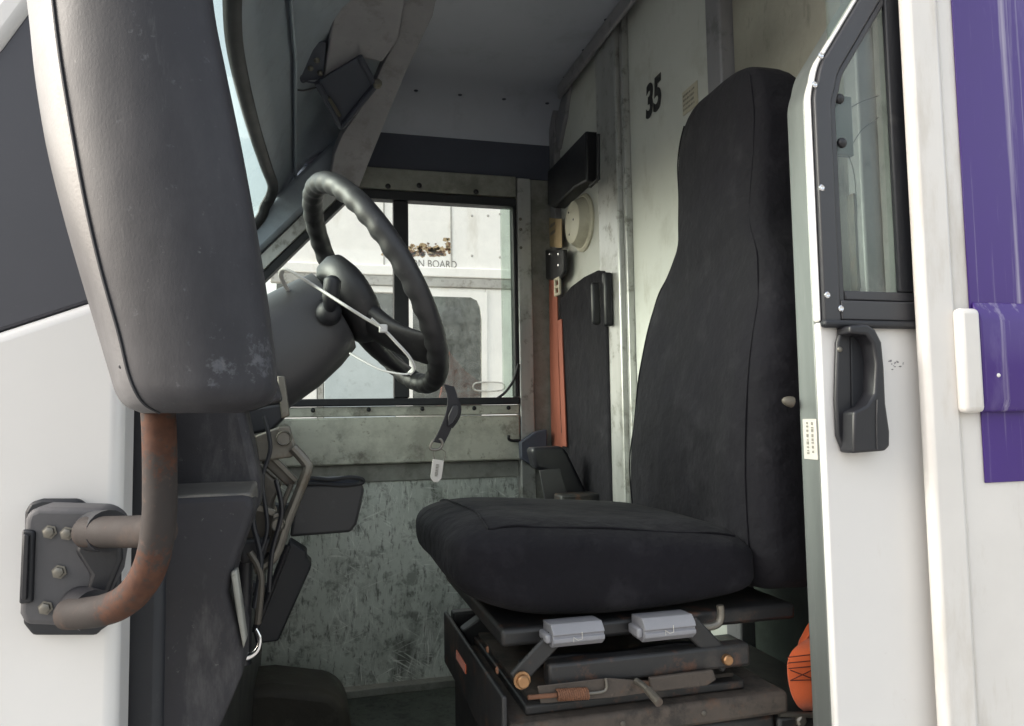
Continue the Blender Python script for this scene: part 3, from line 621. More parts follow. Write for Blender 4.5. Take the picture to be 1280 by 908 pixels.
br = part('backrest', MB().loft(bk), 'seat', seat, smooth=80, sub=1)
part('piping', MB().tube(spline([bk[i][27] for i in range(3, 19)]), .0015, 6), 'seat', br)
part('piping', MB().tube(spline([bk[i][39] for i in range(3, 19)]), .0015, 6), 'seat', br)
# base
def PB(px, py, y=.955): return P(px, py, Y=y)
B('seat_pan', (.245, ys0+.02, 1.388), (.70, ys1-.02, 1.412), 'base_black', seat, .006)
bx = B('base_box', (.255, .965, ZF), (.640, 1.40, 1.268), 'base_black', seat, .006)
B('base_rim', (.245, .952, 1.270), (.655, 1.41, 1.302), 'base_dust', seat, .006)
B('base_rim_inner', (.272, .975, 1.303), (.60, 1.39, 1.316), 'base_black', seat, .003)
lp = L([(582, 797), (628, 832), (634, 884), (628, 900), (612, 858)], Y=1.2)
B('side_plate', (.236, .958, 1.245), (.2435, 1.40, 1.338), 'base_black', seat, .003)
B('side_sticker', (.2345, 1.19, 1.292), (.2358, 1.27, 1.306), 'orange', seat, 0)
B('front_crossbar', (.246, 1.355, 1.303), (.62, 1.385, 1.345), 'base_black', seat, .004)
B('slide_rail', (.30, .958, 1.340), (.60, .985, 1.372), 'base_black', seat, .005)
B('slide_rail', (.30, 1.34, 1.350), (.62, 1.37, 1.386), 'base_black', seat, .005)
def bar(name, a, b, wd, th, mat, parent=seat, bevel=.003):
    t = (b-a).normalized(); nn = V((t.z, 0, -t.x))*wd/2
    return part(name, MB().prism([a+nn, b+nn, b-nn, a-nn], (0, th, 0)), mat, parent, bevel)
bar('scissor_arm', PB(704, 788, .962), PB(645, 852, .962), .024, .008, 'base_black')
bar('scissor_arm', PB(862, 780, .962), PB(912, 832, .962), .028, .008, 'base_black')
bar('scissor_arm', P(622, 772, Y=1.30), P(584, 800, Y=1.30), .035, .03, 'base_black')
bar('scissor_arm', P(840, 770, Y=1.34), P(885, 800, Y=1.34), .035, .012, 'base_black')
for px, py, r in ((652, 850, .0085), (906, 823, .0075)):
    c = PB(px, py, .9615); part('pivot_bolt', MB().lathe(c, (0, -1, 0), [(r*1.35, 0), (r*1.35, .003), (r, .0035), (r, .010), (r*.8, .012), (0, .012)], 12), 'brass', seat)
for px0, px1, y0, y1 in ((692, 756, 778, 813), (807, 870, 770, 806)):
    a = P(px0, y1, Y=.945); b = P(px1, y0, Y=.945)
    pr = [(.945, a.z+.008), (.945, a.z+.013), (.948, a.z+.0145), (.948, a.z+.0165), (.945, a.z+.018), (.947, b.z-.008), (.956, b.z), (.99, b.z-.002), (.99, a.z), (.955, a.z)]
    pad = part('lever_pad', MB().prism([V((a.x, y, z)) for y, z in pr], (b.x-a.x, 0, 0)), 'pad', seat, .003, seg=3)
    c = V(((a.x+b.x)/2-.002, .9455, b.z-.016))
    part('seat_symbol', MB().tube([c+V((-.006, -.0002, -.006)), c+V((-.006, -.0002, 0)), c+V((0, -.0002, -.004)), c+V((.006, -.0002, -.003)), c+V((.006, 0, .006))], .0007, 6), 'paper', pad)
    B('lever_neck', (a.x-.008, .952, a.z+.006), (a.x+.001, .985, b.z-.012), 'pad', pad, .003)
part('grab_rod', MB().tube(spline([PB(868, 784, .97), PB(885, 784, .97), PB(897, 780, .97), PB(901, 770, .97), PB(900, 757, .97)]), .0055), 'steel', seat)
a, b = PB(696, 869, .947), PB(735, 867, .947)
hel = [a.lerp(b, i/220)+V((0, .0065*math.cos(i*.40), .0065*math.sin(i*.40))) for i in range(221)]
part('spring', MB().tube(hel, .0016, 6), 'rust', seat)
part('spring_rod', MB().tube([PB(660, 872, .947), a], .003), 'rust', seat)
part('spring_hook', MB().tube(spline([b, PB(752, 865, .947), PB(758, 860, .947), PB(757, 848, .947)]), .002), 'steel', seat)
part('latch_plate', MB().prism(L([(672, 858), (760, 848), (815, 852), (812, 866), (770, 872), (676, 880)], Y=.9495), (0, .0025, 0)), 'base_dust', seat, .001)
part('latch_bar', MB().prism(L([(812, 848), (892, 838), (896, 850), (884, 858), (815, 866)], Y=.945), (0, .007, 0)), 'base_dust', seat, .002)
sl_ = [P(795, 851, Y=.950), P(808, 861, Y=.93), P(822, 877, Y=.905)]
part('slide_lever', MB().tube(spline(sl_), .0042), 'steel', seat)
part('lever_tip', MB().tube([P(810, 863, Y=.927), P(824, 879, Y=.902)], .0058), 'cast', seat)
B('tray_floor', (.28, .99, 1.317), (.59, 1.33, 1.322), 'base_dust', seat, 0)
part('air_hose', MB().tube(spline([V((.30, 1.10, 1.33)), V((.36, 1.06, 1.345)), V((.45, 1.08, 1.335)), V((.55, 1.04, 1.35)), V((.60, 1.0, 1.33))]), .006, 8), 'rubber', seat)
for x, z in ((.29, 1.22), (.44, 1.205), (.58, 1.215), (.50, 1.25)):
    part('base_bolt', MB().lathe((x, .9645, z), (0, -1, 0), [(.006, 0), (.006, .003), (.003, .004), (0, .004)], 6), 'cast', seat)
for px, py in ((610, 812), (622, 838)):
    part('plate_bolt', MB().dome(P(px, py, X=.2355), (-1, 0, 0), .005, .003), 'rust', seat)
for x in (.33, .40, .52):
    part('rim_rivet', MB().dome((x, .9515, 1.287), (0, -1, 0), .004, .002), 'cast', seat)
# foot riser right of the base
B('base_step', (.645, .965, ZF), (.80, 1.35, 1.262), 'base_black', seat, .006)
part('step_edge', MB().tube([V((.645, .962, 1.268)), V((.80, .962, 1.245))], .004), 'steel', seat)
part('step_bolt', MB().lathe(P(1000, 900, Y=.964), (0, -1, 0), [(.009, 0), (.009, .004), (.006, .007), (0, .007)], 6), 'steel', seat)

# orange strap
stp = thing('orange_strap', 'orange webbing strap loop with dark box stitching beside the seat base', 'strap', P(1005, 886, Y=.955))
c1 = spline([P(1022, 797, Y=.985), P(1008, 806, Y=.968), P(997, 818, Y=.956), P(994, 835, Y=.952), P(997, 860, Y=.952), P(1004, 878, Y=.955), P(1014, 888, Y=.97)], 6)
hw = [V((.022, -.004, .001)) for _ in c1]
part('webbing', MB().ribbon([p+V((.012, 0, 0)) for p in c1], hw, .0025), 'orange', stp, smooth=60)
c2 = spline([P(1018, 768, Y=1.0), P(1007, 784, Y=.995), P(996, 800, Y=.988), P(988, 815, Y=.978)], 6)
part('webbing', MB().ribbon([p+V((.010, 0, .0)) for p in c2], V((.013, .010, .012)), .0025), 'orange', stp, smooth=60)
for pts in (((984, 822), (1018, 818)), ((985, 829), (1018, 826)), ((986, 836), (1018, 833)), ((988, 851), (1019, 850)), ((988, 838), (1019, 850)), ((988, 851), (1019, 836))):
    part('stitching', MB().tube(L(pts, Y=.9478), .0008, 6), 'stitch', stp)

# ================================================================== PASSENGER SEAT, BELT
jump = thing('passenger_seat', 'black fold-down passenger seat back against the bulkhead post', 'seat', (.86, 2.3, ZF))
jb = L([(700, 372), (712, 358), (728, 346), (744, 338), (754, 338), (757, 344), (764, 640), (700, 640)], X=XB-.035)
part('backrest', MB().prism(jb, (.034, 0, 0)), 'seat', jump, .012, seg=3)
ar = L([(664, 562), (668, 560), (703, 558), (710, 566), (736, 620), (744, 640), (694, 640), (684, 590), (670, 586)], Y=2.28)
part('armrest', MB().prism(ar[:], (0, .07, 0)), 'plastic_black', jump, .012, seg=3)
part('armrest_side', MB().prism(L([(674, 588), (700, 586), (716, 640), (684, 640)], Y=2.275), (0, .004, 0)), 'plastic_col', jump, .003)
part('seat_post', MB().box((.74, 2.2, ZF), (.88, 2.34, 1.45)), 'base_black', jump, .006)
blt = thing('seat_belt', 'rust red seat belt hanging from its black anchor on the corner post', 'seat belt', P(697, 560, X=XB-.03))
an = L([(681, 312), (704, 312), (704, 340), (699, 350), (684, 350), (677, 346), (680, 336)], X=XB-.04)
part('anchor', MB().prism(an, (.018, 0, 0)), 'plastic_black', blt, .005)
for px, py in ((687, 318), (698, 318), (698, 332)):
    part('anchor_screw', MB().dome(P(px, py, X=XB-.041), (-1, 0, 0), .007, .004), 'chrome', blt)
wb = [P(692, 345, X=XB-.032), P(692, 380, X=XB-.032), P(693, 450, X=XB-.032), P(695, 520, X=XB-.032), P(697, 562, X=XB-.034)]
part('webbing', MB().ribbon(wb, [V((0, .050, 0)), V((0, .048, 0)), V((0, .05, 0)), V((0, .058, 0)), V((0, .062, 0))], .004), 'belt', blt)
part('webbing_fold', MB().ribbon([P(700, 400, X=XB-.037), P(703, 480, X=XB-.04), P(706, 558, X=XB-.042)], V((0, .022, 0)), .004), 'belt', blt)
bkx = P(697, 358, X=XB-.038)
for k, (dy, dz) in enumerate(((0, .027), (0, -.002), (0, -.030))):
    part('buckle_bar', MB().tube([bkx+V((0, -.024, dz)), bkx+V((0, .024, dz))], .006, 8), 'beige', blt)
for dy in (-.024, .024):
    part('buckle_bar', MB().tube([bkx+V((0, dy, .03)), bkx+V((0, dy, -.033))], .006, 8), 'beige', blt)
lb = thing('yellowed_label', 'yellowed paper label on the corner post above the belt anchor', 'label', P(691, 310, X=XB-.0225))
part('paper', MB().prism(L([(681, 272), (702, 274), (702, 310), (681, 308)], X=XB-.0225), (.002, 0, 0)), 'label', lb, 0)
smallprint('print', P(691, 286, X=XB-.0235), (0, -1, 0), (0, 0, 1), .07, 2, .03, .014, 'grey_ink', lb)
bm_ = thing('belt_mount', 'dark steel belt bracket on the far wall beside the passenger armrest', 'bracket', P(668, 585, Y=YF-.06))
part('mount_plate', MB().prism(L([(651, 553), (670, 540), (684, 537), (684, 585), (668, 584), (652, 574)], Y=YF-.07), (0, .036, 0)), 'valance', bm_, .004)

# ================================================================== STEERING
Cw = P(466, 360, Y=1.30)
a_ = (P(548, 490, Y=1.3)-P(390, 228, Y=1.3)); a_.y = 0; a_.normalize()
n0 = V((-a_.z, 0, a_.x)); tl = math.radians(8.5)
b_ = V((0, 1, 0))*math.cos(tl)-n0*math.sin(tl); nw = a_.cross(b_); nw = nw if nw.x > 0 else -nw
sw = thing('steering_wheel', 'black steering wheel with finger-grip rim, seen from its side', 'steering wheel', Cw)
R, rm = .193, .0182
rings = []
NA = 216
for i in range(NA):
    t = 2*math.pi*i/NA; rd = a_*math.cos(t)+b_*math.sin(t); c = Cw+rd*R; rg = []
    for k in range(16):
        u = 2*math.pi*k/16; inner = max(0, -math.cos(u))*.6+max(0, -math.sin(u))*.7
        r = rm*(1+.0-.17*inner*(.5+.5*math.cos(t*36)))
        rg.append(c+r*(math.cos(u)*rd+math.sin(u)*nw))
    rings.append(rg)
part('rim', MB().loft(rings, closed=True), 'rim', sw, smooth=70)
hubc = Cw-nw*.050
part('hub', MB().lathe(hubc-nw*.025, nw, [(.060, 0), (.075, .01), (.082, .03), (.078, .045), (.06, .055), (.0, .060)], 36), 'rim', sw, smooth=50)
for ang, wdt in ((0.62, .040), (-.62, .040)):
    d_ = a_*math.cos(ang)+b_*math.sin(ang); sd2 = (nw.cross(d_)).normalized(); rg = []
    for q in range(9):
        t = q/8; c = hubc+d_*(.055+(R-.055-.006)*t)+nw*(.046*t*t+.008); ww = wdt*(1-.25*t+.25*t*t); th = .022-.010*t
        rg.append([c+sd2*ww*math.cos(u)+nw*th*math.sin(u) for u in [2*math.pi*k/16 for k in range(16)]])
    part('spoke', MB().loft(rg), 'rim', sw, smooth=60)
# column
sc_ = thing('steering_column', 'charcoal plastic steering column with stalk knob and metal tilt bracket', 'steering column', P(400, 520, Y=1.28))
ax = -nw; c0 = hubc-nw*.027
up_ = V((0, 1, 0)).cross(nw).normalized(); up_ = up_ if up_.z > 0 else -up_
rg = []
for s_, rv, rh, off in ((0, .062, .060, -.004), (.004, .072, .068, -.004), (.04, .080, .072, -.010), (.09, .086, .076, -.016), (.15, .088, .076, -.020), (.21, .086, .074, -.022), (.25, .06, .06, -.022)):
    c = c0+ax*s_+up_*off
    rg.append([c+up_*rv*math.copysign(abs(math.sin(u))**.8, math.sin(u))+V((0, 1, 0))*rh*math.copysign(abs(math.cos(u))**.8, math.cos(u)) for u in [2*math.pi*k/40 for k in range(40)]])
shr = part('shroud', MB().loft(rg), 'plastic_col', sc_, smooth=50)
seam = [c0+ax*s_+V((0, -.0725, 0))+up_*(.014-.0*s_) for s_ in (.01, .06, .12, .17, .21)]
seam = [V((p.x, c0.y-(.0700+.0062*min(1, i/2)), p.z)) for i, p in enumerate(seam)]
part('shroud_seam', MB().tube(seam, .0012, 6), 'rubber', shr)
part('shroud_joint', MB().tube([c0+ax*.165+up_*(-.021+.0885*math.copysign(abs(math.sin(u))**.8, math.sin(u)))+V((0, .0765, 0))*math.copysign(abs(math.cos(u))**.8, math.cos(u)) for u in [2*math.pi*k/40 for k in range(40)]], .0012, 6, closed=True), 'rubber', shr)
kb = [P(412, 392, Y=c0.y-.085), P(413, 375, Y=c0.y-.105), P(415, 358, Y=c0.y-.110), P(416, 346, Y=c0.y-.108)]
part('stalk_knob', MB().tube(spline(kb, 6), [.006+.0075*min(1, i/7) if i < 16 else .0135-.0025*(i-15) for i in range(19)], 14), 'rubber', sc_, smooth=70)
part('stalk_boot', MB().lathe(P(411, 392, Y=c0.y-.075), (.2, -1, .25), [(.021, 0), (.018, .012), (.010, .022), (0, .022)], 20), 'rubber', sc_, smooth=60)
# dark cavity and lower column
part('lower_tube', MB().tube([c0+ax*.2, c0+ax*.48], .045, 20), 'valance', sc_)
part('hanger', MB().prism(L([(346, 470), (356, 470), (362, 520), (352, 524)], Y=1.16), (0, .02, 0)), 'steel', sc_, .002)
part('tilt_plate', MB().prism(L([(318, 545), (344, 535), (362, 532), (370, 560), (366, 572), (350, 574), (322, 578)], Y=1.15), (0, .02, 0)), 'steel', sc_, .003)
def nut(px, py, y, r, mat='steel'):
    c = P(px, py, Y=y); part('nut', MB().lathe(c, (0, -1, 0), [(r, 0), (r, .007), (r*.86, .010), (r*.7, .008), (0, .008)], 20), mat, sc_)
    B('nut_tab', (c.x-r*.7, y-.006, c.z+r*.75), (c.x+r*.7, y, c.z+r*1.45), 'steel', sc_, .001)
nut(355, 548, 1.148, .0115); nut(348, 655, 1.138, .0105)
part('tilt_spring_block', MB().prism(L([(326, 578), (340, 568), (372, 600), (362, 612)], Y=1.16), (0, .03, 0)), 'cast', sc_, .003)
part('tilt_spring_band', MB().prism(L([(336, 572), (341, 568), (373, 600), (368, 604)], Y=1.157), (0, .003, 0)), 'steel', sc_, .001)
part('casting', MB().prism(L([(322, 580), (352, 606), (340, 632), (345, 640), (344, 680), (330, 690), (298, 690), (296, 640)], Y=1.165), (0, .05, 0)), 'cast', sc_, .008, seg=3)
part('casting_foot', MB().prism(L([(298, 676), (345, 672), (334, 702), (300, 706)], Y=1.15), (0, .03, 0)), 'plastic_col', sc_, .006)
part('swing_arm', MB().tube(spline(L([(366, 560), (382, 578), (384, 588), (372, 620), (358, 655), (346, 690), (332, 706), (318, 712)], Y=1.143)), .0075, 10), 'steel', sc_)
part('swing_arm', MB().tube(spline(L([(364, 606), (352, 636), (342, 672), (336, 690)], Y=1.15)), .004, 8), 'cast', sc_)
part('shaft', MB().tube(L([(306, 700), (304, 830)], Y=1.2), .012, 14), 'plastic_black', sc_)
for pts, r, m in ((((300, 560), (320, 600), (316, 650), (326, 700), (318, 760)), .004, 'rubber'), (((330, 520), (338, 560), (328, 600), (334, 660), (322, 700)), .003, 'rubber'),
                  (((345, 600), (352, 640), (340, 690), (336, 740)), .0035, 'plastic_black'), (((312, 690), (326, 720), (322, 780)), .005, 'cast')):
    part('wiring', MB().tube(spline(L(pts, Y=1.13)), r, 8), m, sc_)
part('clamp_strap', MB().prism(L([(300, 628), (330, 632), (345, 640), (342, 646), (326, 640), (300, 636)], Y=1.135), (0, .012, 0)), 'steel', sc_, .001)
part('column_cavity', MB().prism(L([(300, 512), (352, 505), (356, 522), (340, 538), (312, 544)], Y=1.165), (0, .05, 0)), 'rubber', sc_, .004)  # solid black piece painting in the dark cavity below the column
# cable tie through the wheel
tie = thing('cable_tie', 'long white cable tie looped round the steering column and wheel', 'cable tie', P(505, 470, Y=1.17))
yt = c0.y-.125
tp = [P(368, 374, Y=1.25), P(357, 358, Y=1.22), P(351, 344, Y=1.19), P(357, 337, Y=1.17), P(378, 348, Y=yt), P(400, 362, Y=yt), P(428, 380, Y=1.10), P(455, 397, Y=1.09), P(478, 411, Y=1.085), P(497, 430, Y=1.085), P(512, 447, Y=1.09), P(517, 460, Y=1.10), P(512, 467, Y=1.11)]
part('tie_band', MB().tube(spline(tp, 6), .0040, 8, flat=.6), 'tie', tie)
part('tie_band', MB().tube(spline([P(438, 442, Y=1.16), P(455, 452, Y=1.13), P(478, 463, Y=1.11), P(504, 468, Y=1.10), P(514, 466, Y=1.11)], 6), .0026, 8, flat=.6), 'tie', tie)
hd_ = P(479, 411, Y=1.082); part('tie_head', MB().box(hd_-V((.006, .004, .006)), hd_+V((.006, .004, .006))), 'tie', tie, .002)
part('tie_tail', MB().tube(L([(479, 411), (464, 398)], Y=1.08), .0028, 8, flat=.6), 'tie', tie)
# lanyard with key tag
lan = thing('key_lanyard', 'black lanyard and white key tag hanging from the steering wheel', 'lanyard', P(546, 605, Y=1.14))
part('strap', MB().ribbon(spline(L([(561, 482), (566, 500), (563, 520), (556, 538), (548, 554)], Y=1.13), 5), V((.0085, .003, -.002)), .002), 'seat_trim', lan, smooth=60)
part('strap', MB().ribbon(spline(L([(562, 486), (572, 504), (571, 520), (562, 534)], Y=1.135), 5), V((.005, .003, -.002)), .002), 'seat_trim', lan, smooth=60)
part('adjuster', MB().prism(L([(566, 507), (573, 506), (574, 518), (567, 530), (560, 534), (560, 520)], Y=1.125), (0, .006, 0)), 'plastic_black', lan, .002)
part('clip', MB().tube(spline(L([(541, 552), (550, 549), (553, 556), (548, 562), (538, 561)], Y=1.13), 6, True), .0022, 8, closed=True), 'steel', lan)
part('wire_ring', MB().tube(spline(L([(543, 574), (542, 564), (549, 561), (557, 566), (555, 576)], Y=1.13)), .0007, 6), 'steel', lan)
tg = L([(541, 574), (555, 576), (552, 598), (548, 603), (542, 603), (538, 597)], Y=1.13)
tgo = part('key_tag', MB().prism(tg, (0, .0018, 0)), 'paper', lan, .0006)
smallprint('tag_print', P(546, 589, Y=1.1292), (P(544, 600, Y=1.13)-P(547, 578, Y=1.13)).normalized(), (P(552, 589, Y=1.13)-P(540, 588, Y=1.13)).normalized(), .02, 1, .008, .006, 'grey_ink', tgo)

# cup holder bin and box under the dash
bn = thing('plastic_bin', 'black open plastic bin mounted under the steering column', 'bin', P(410, 668, Y=1.5))
body = L([(372, 606), (452, 604), (456, 612), (450, 640), (446, 656), (438, 666), (385, 670), (362, 672)], Y=1.5)
part('bin_body', MB().prism(body, (0, .12, 0)), 'plastic_col', bn, .006, seg=3)
part('bin_rim', MB().tube(spline(L([(374, 604), (386, 598), (412, 600), (436, 597), (452, 599), (452, 604), (430, 607), (400, 605)], Y=1.5), 5, True), .004, 8, closed=True), 'rubber', bn)
part('bin_opening', MB().prism(L([(377, 600), (410, 601), (450, 599), (448, 606), (378, 606)], Y=1.508), (0, .10, 0)), 'valance', bn, .001)
part('bin_arm', MB().tube([P(370, 640, Y=1.56), V((-.14, 1.56, 1.52))], .018, 10), 'plastic_black', bn)
bx2 = thing('pedal_box', 'black slanted rectangular pedal below the plastic bin', 'pedal', P(340, 800, Y=1.45))
part('pedal_plate', MB().prism(L([(362, 676), (384, 690), (383, 698), (390, 704), (388, 712), (348, 802), (320, 806), (316, 790)], Y=1.45), (0, .05, 0)), 'rubber', bx2, .004)
part('pedal_edge', MB().tube(L([(360, 682), (318, 790)], Y=1.445), .006, 8), 'plastic_black', bx2)
part('pedal_arm', MB().tube([P(340, 740, Y=1.48), V((-.15, 1.48, 1.40))], .014, 10), 'plastic_black', bx2)
hkx = thing('chrome_hook', 'curved chrome hook beside the grey dash end cover', 'hook', P(318, 835, Y=1.0))
hp = spline(L([(298, 822), (312, 820), (322, 812), (325, 798), (320, 786)], Y=.985), 6)
part('hook_bar', MB().tube(hp, [.006-.0045*i/(len(hp)-1) for i in range(len(hp))], 10), 'chrome', hkx, smooth=70)

# ================================================================== SIDE MIRROR
mir = thing('side_mirror', 'large grey plastic side mirror on a rust-spotted tube arm', 'mirror', P(95, 780, Y=.79))
rows = [(-330, 60, 75, 200), (-300, 30, 55, 225), (-240, 18, 48, 240), (-120, 24, 52, 255), (0, 38, 65, 268), (80, 46, 75, 283), (170, 60, 90, 301), (260, 81, 107, 317), (340, 103, 126, 330), (420, 126, 149, 341), (465, 139, 160, 346), (490, 147, 170, 345), (506, 153, 178, 338), (516, 165, 190, 318)]
rgs, sm1 = [], []
for i, (py, l, s_, r) in enumerate(rows):
    zc_ = P((l+r)/2, py, Y=.55).z
    sh = .80 if i in (0, len(rows)-1) else (.94 if i in (1, len(rows)-2) else 1)
    cp_ = [P(l, py, Y=.60), P(l+4, py, Y=.565), P(s_, py, Y=.538), P(s_+(r-s_)*.25, py, Y=.522), P(s_+(r-s_)*.6, py, Y=.518), P(r-14, py, Y=.535), P(r, py, Y=.565), P(r-3, py, Y=.62), P(r-20, py, Y=.675), P((l+r)/2, py, Y=.69), P(l+18, py, Y=.675), P(l+4, py, Y=.64)]
    cp_ = [V((p.x, p.y, .5*zc_+.5*p.z)) for p in cp_]
    mid = sum(cp_, V())/len(cp_)
    cp_ = [mid+(p-mid)*sh for p in cp_]
    rgs.append(spline(cp_, 5, True)); sm1.append(cp_[2]+V((-.0002, -.0006, 0)))
# interpolate rows smoothly
NR = len(rgs[0]); cols = [spline([rg[k] for rg in rgs], 5) for k in range(NR)]
full = [[cols[k][j] for k in range(NR)] for j in range(len(cols[0]))]
M['mirror_shell'] = rusty('smeared_mirror_plastic', M['plastic_mirror'], [(P(166, 4, Y=.525), .009), (P(168, 18, Y=.525), .009), (P(171, 32, Y=.525), .009), (P(174, 48, Y=.525), .010), (P(178, 62, Y=.525), .010), (P(182, 76, Y=.525), .010), (P(185, 88, Y=.525), .009), (P(315, 450, Y=.54), .022), (P(275, 462, Y=.525), .016)], rust=(.085, .085, .09))
part('housing', MB().loft(full), 'mirror_shell', mir, smooth=70)
# bezel: outer sixth of the section, a shell just proud of the housing
bz = [[full[j][k]+(full[j][k]-sum(full[j], V())/NR).normalized()*.0012 for k in list(range(NR-5, NR))+list(range(0, 11))] for j in range(len(full))]
bzi = [[full[j][k] for k in list(range(NR-5, NR))+list(range(0, 11))] for j in range(len(full))]
mbz = MB()
rr_ = [a+b[::-1] for a, b in zip(bz, bzi)]
part('bezel', mbz.loft(rr_), 'plastic_bezel', mir, smooth=60)
part('seam', MB().tube(spline(sm1, 5), .0011, 6), 'rubber', mir)
part('screw', MB().dome(P(152, 458, Y=.543), (0, -1, 0), .002, .001), 'rubber', mir)
# tube arm
vt_ = spline([P(196, 480, Y=.64), P(199, 540, Y=.64), P(200, 600, Y=.64), P(199, 650, Y=.64), P(192, 695, Y=.645), P(178, 728, Y=.655), P(155, 752, Y=.67), P(125, 764, Y=.69), P(85, 768, Y=.72)], 8)
M['tube_rust'] = rusty('rust_spotted_tube', M['tube'], [(P(196, 545, Y=.625), .045), (P(178, 735, Y=.64), .05), (P(150, 768, Y=.66), .035)])
part('tube_arm', MB().tube(vt_, .0128, 20), 'tube_rust', mir, smooth=60)
part('tube_stub', MB().tube([P(205, 664, Y=.645), P(160, 665, Y=.675), P(108, 665, Y=.715)], .0130, 20), 'tube', mir, smooth=60)
# bracket on the white panel
bp_ = L([(30, 650), (34, 640), (48, 634), (128, 636), (146, 648), (150, 672), (142, 720), (112, 776), (96, 784), (30, 782), (23, 768), (26, 700)], Y=.742)
part('bracket', MB().prism(bp_, (0, .045, 0)), 'bracket', mir, .012, seg=4)
part('base_pad', MB().prism(L([(30, 640), (38, 628), (52, 624), (98, 624), (108, 632), (116, 650), (150, 700), (150, 760), (120, 795), (40, 795), (28, 780)], Y=.790), (0, .009, 0)), 'rubber', mir, .003)
part('slot', MB().prism(L([(27, 662), (43, 664), (40, 754), (23, 756)], Y=.738), (0, .006, 0)), 'rubber', mir, .002)
part('slot_insert', MB().prism(L([(29, 668), (36, 669), (33, 750), (26, 750)], Y=.735), (0, .003, 0)), 'plastic_black', mir, .001)
part('socket', MB().tube([P(118, 664, Y=.735), P(136, 664, Y=.70)], .0175, 20), 'plastic_black', mir, smooth=60)
part('socket', MB().tube([P(100, 758, Y=.742), P(118, 764, Y=.71)], .0175, 20), 'plastic_black', mir, smooth=60)
part('bracket_cheek', MB().prism(L([(118, 640), (150, 650), (152, 700), (128, 760), (98, 770), (112, 720), (92, 690)], Y=.735), (0, .01, 0)), 'plastic_black', mir, .004)
for px, py in ((62, 665), (84, 667), (74, 715), (57, 760)):
    c = P(px, py, Y=.741); part('bolt', MB().lathe(c, (0, -1, 0), [(.0062, 0), (.0062, .0008), (.0046, .001), (.0044, .0035), (.003, .0042), (0, .0042)], 6), 'steel', mir)

# ================================================================== NEIGHBOURING VAN (beyond the far window)
YN = 5.4
XN = P(338, 330, Y=YN).x
nb = thing('parked_van', 'white neighbouring van lettered ON BOARD seen through the far window', 'van', (P(500, 400, Y=YN).x, YN+.9, 0))
def NP(pts, y=YN): return L(pts, Y=y)
zt_m, zb_m = P(560, 335, Y=YN).z, P(560, 352, Y=YN).z
gl = P(514, 365, Y=YN); gr_ = P(605, 500, Y=YN)
B('upper_body', (XN, YN, zt_m), (3.5, YN+.05, 3.6), 'nb_white', nb, .002)
B('moulding', (XN, YN-.03, zt_m-.075), (3.5, YN+.05, zt_m-.001), 'nb_white', nb, .008)
B('drip_rail', (XN, YN-.02, zb_m-.045), (3.5, YN+.05, zt_m-.077), 'nb_trim', nb, .006)
for px in (480, 564):
    x = P(px, 290, Y=YN).x; B('panel_seam', (x-.006, YN-.004, zt_m+.0), (x+.006, YN-.001, 3.55), 'nb_trim', nb, 0)
zd = zb_m-.047
B('rear_body', (P(608, 450, Y=YN).x, YN, .4), (3.5, YN+.05, zd), 'nb_white', nb, .004)
xa, xb_ = P(514, 430, Y=YN).x, P(604, 430, Y=YN).x
zg = P(560, 368, Y=YN).z
B('door_head', (P(410, 430, Y=YN).x, YN, zg+.001), (P(608, 450, Y=YN).x-.001, YN+.05, zd), 'nb_white', nb, .004)
# window with a rounded frame
fr_pts = NP([(512, 364), (590, 365), (600, 365.5), (609, 366), (609, 400), (609, 520), (511, 520), (511, 372)], YN-.012)
in_pts = NP([(520, 370), (588, 372), (596, 376), (600, 385), (602, 400), (602, 520), (516, 520), (516, 374)], YN-.012)
k_ = len(fr_pts)
part('window_frame', MB().add(fr_pts+in_pts+[p+V((0, .03, 0)) for p in fr_pts+in_pts],
     [(i, (i+1) % k_, k_+(i+1) % k_, k_+i) for i in range(k_)]+[(2*k_+i, 3*k_+i, 3*k_+(i+1) % k_, 2*k_+(i+1) % k_) for i in range(k_)]+
     [(i, 2*k_+i, 2*k_+(i+1) % k_, (i+1) % k_) for i in range(k_)]+[(k_+i, k_+(i+1) % k_, 3*k_+(i+1) % k_, 3*k_+i) for i in range(k_)]), 'nb_white', nb, 0)
part('pane', MB().prism(in_pts, (0, .006, 0)), 'nb_glass', nb, smooth=0)
B('door_panel', (xa-.05, YN-.004, .4), (xb_+.03, YN+.05, P(560, 512, Y=YN).z), 'nb_white', nb, .004)
part('red_reflection', MB().prism(NP([(562, 440), (580, 462), (606, 482), (606, 520), (545, 520)], YN+.0), (0, .05, 0)), 'nb_red', nb, .004)  # reflection in the window, painted as a red panel behind the pane
B('inside_wall', (XN, YN+.9, .4), (3.4, YN+.95, 3.5), 'nb_dark', nb, 0)
hh0, hh1 = P(595, 479, Y=YN-.03), P(627, 488, Y=YN-.03)
part('door_handle', MB().tube(spline([V((hh0.x, YN-.03, hh0.z)), V((hh1.x, YN-.03, hh0.z)), V((hh1.x, YN-.03, hh1.z)), V((hh0.x, YN-.03, hh1.z))], 6, True), .006, 8, closed=True), 'nb_trim', nb)
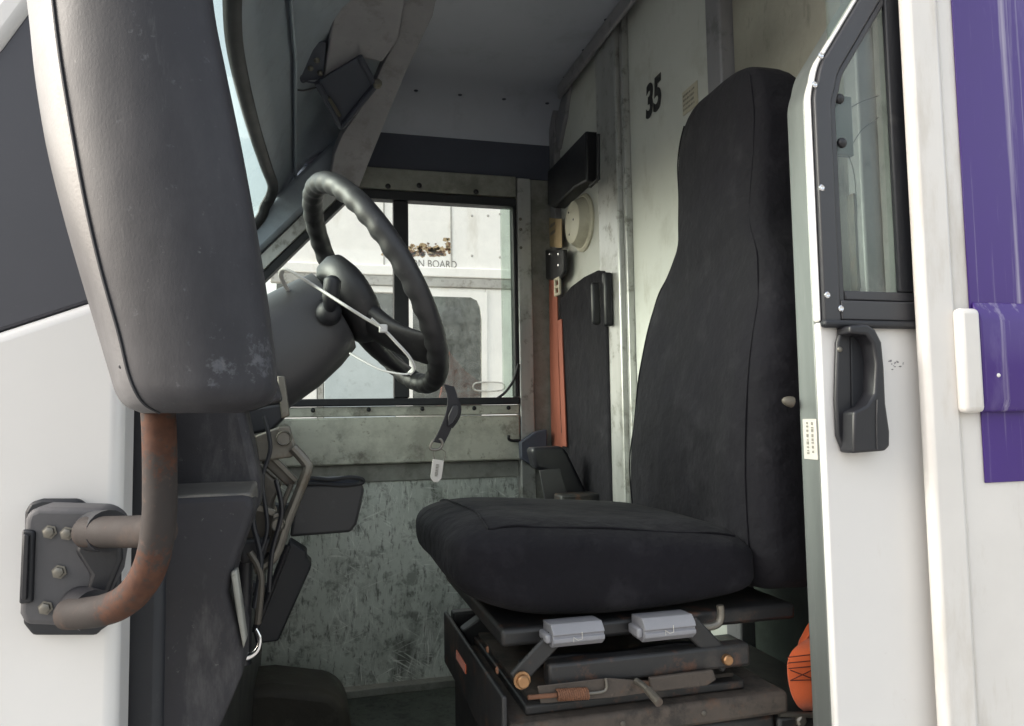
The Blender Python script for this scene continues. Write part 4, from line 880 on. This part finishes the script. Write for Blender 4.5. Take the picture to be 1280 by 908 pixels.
B('front_post', (P(495, 430, Y=YN).x, YN-.006, .4), (P(512, 430, Y=YN).x, YN+.05, zd), 'nb_white', nb, .004)
part('front_pane', MB().prism(NP([(400, 368), (494, 368), (494, 420), (400, 420)]), (0, .006, 0)), 'nb_glass', nb, smooth=0)
part('blue_panel', MB().prism(NP([(405, 421), (494, 421), (494, 530), (405, 530)], YN-.02), (0, .04, 0)), 'hood', nb, .006)
part('front_body', MB().prism(NP([(345, 420), (396, 420), (396, 530), (345, 530)], YN-.02), (0, .05, 0)), 'nb_white', nb, .006)
part('front_seal', MB().prism(NP([(397, 360), (404, 360), (404, 530), (397, 530)], YN-.015), (0, .04, 0)), 'nb_trim', nb, .003)
part('nose_panel', MB().prism(NP([(362, 356), (396, 356), (396, 419), (352, 419)], YN+.0), (0, .05, 0)), 'nb_trim', nb, .004)
rnd = random.Random(3)
def flakes(name, nfl, r0_, r1_, mat, off):
    mb = MB()
    for _ in range(nfl):
        px = rnd.uniform(480, 563); hgt = 16*(.55+.45*math.sin(px*.17)+.25*math.sin(px*.53)); py = 320-abs(rnd.gauss(0, .75))*max(6, hgt)
        if py < 296: continue
        c = P(px, py, Y=YN-off); r = rnd.uniform(r0_, r1_); k = rnd.randint(5, 7); a0_ = rnd.random()*6
        mb.prism([c+V((math.cos(a0_+2*math.pi*q/k)*r*rnd.uniform(.6, 1.5), 0, math.sin(a0_+2*math.pi*q/k)*r*rnd.uniform(.5, 1.1))) for q in range(k)], (0, .0006, 0))
    o = part(name, mb, mat, nb, smooth=0); o['kind'] = 'stuff'
flakes('bare_patch', 120, .010, .026, 'label', .0012)
flakes('peeling_paint', 150, .003, .008, 'rust', .0020)
text('lettering', 'ON BOARD', .078, P(542.5, 330.5, Y=YN-.002), (1, 0, 0), (0, 0, 1), 'grey_ink', nb, sx=.84)
for px, py in ((590, 270), (625, 268), (590, 320), (625, 322), (460, 345), (590, 345), (610, 270)):
    part('rivet', MB().dome(P(px, py, Y=YN-.001), (0, -1, 0), .010, .004), 'nb_trim', nb)
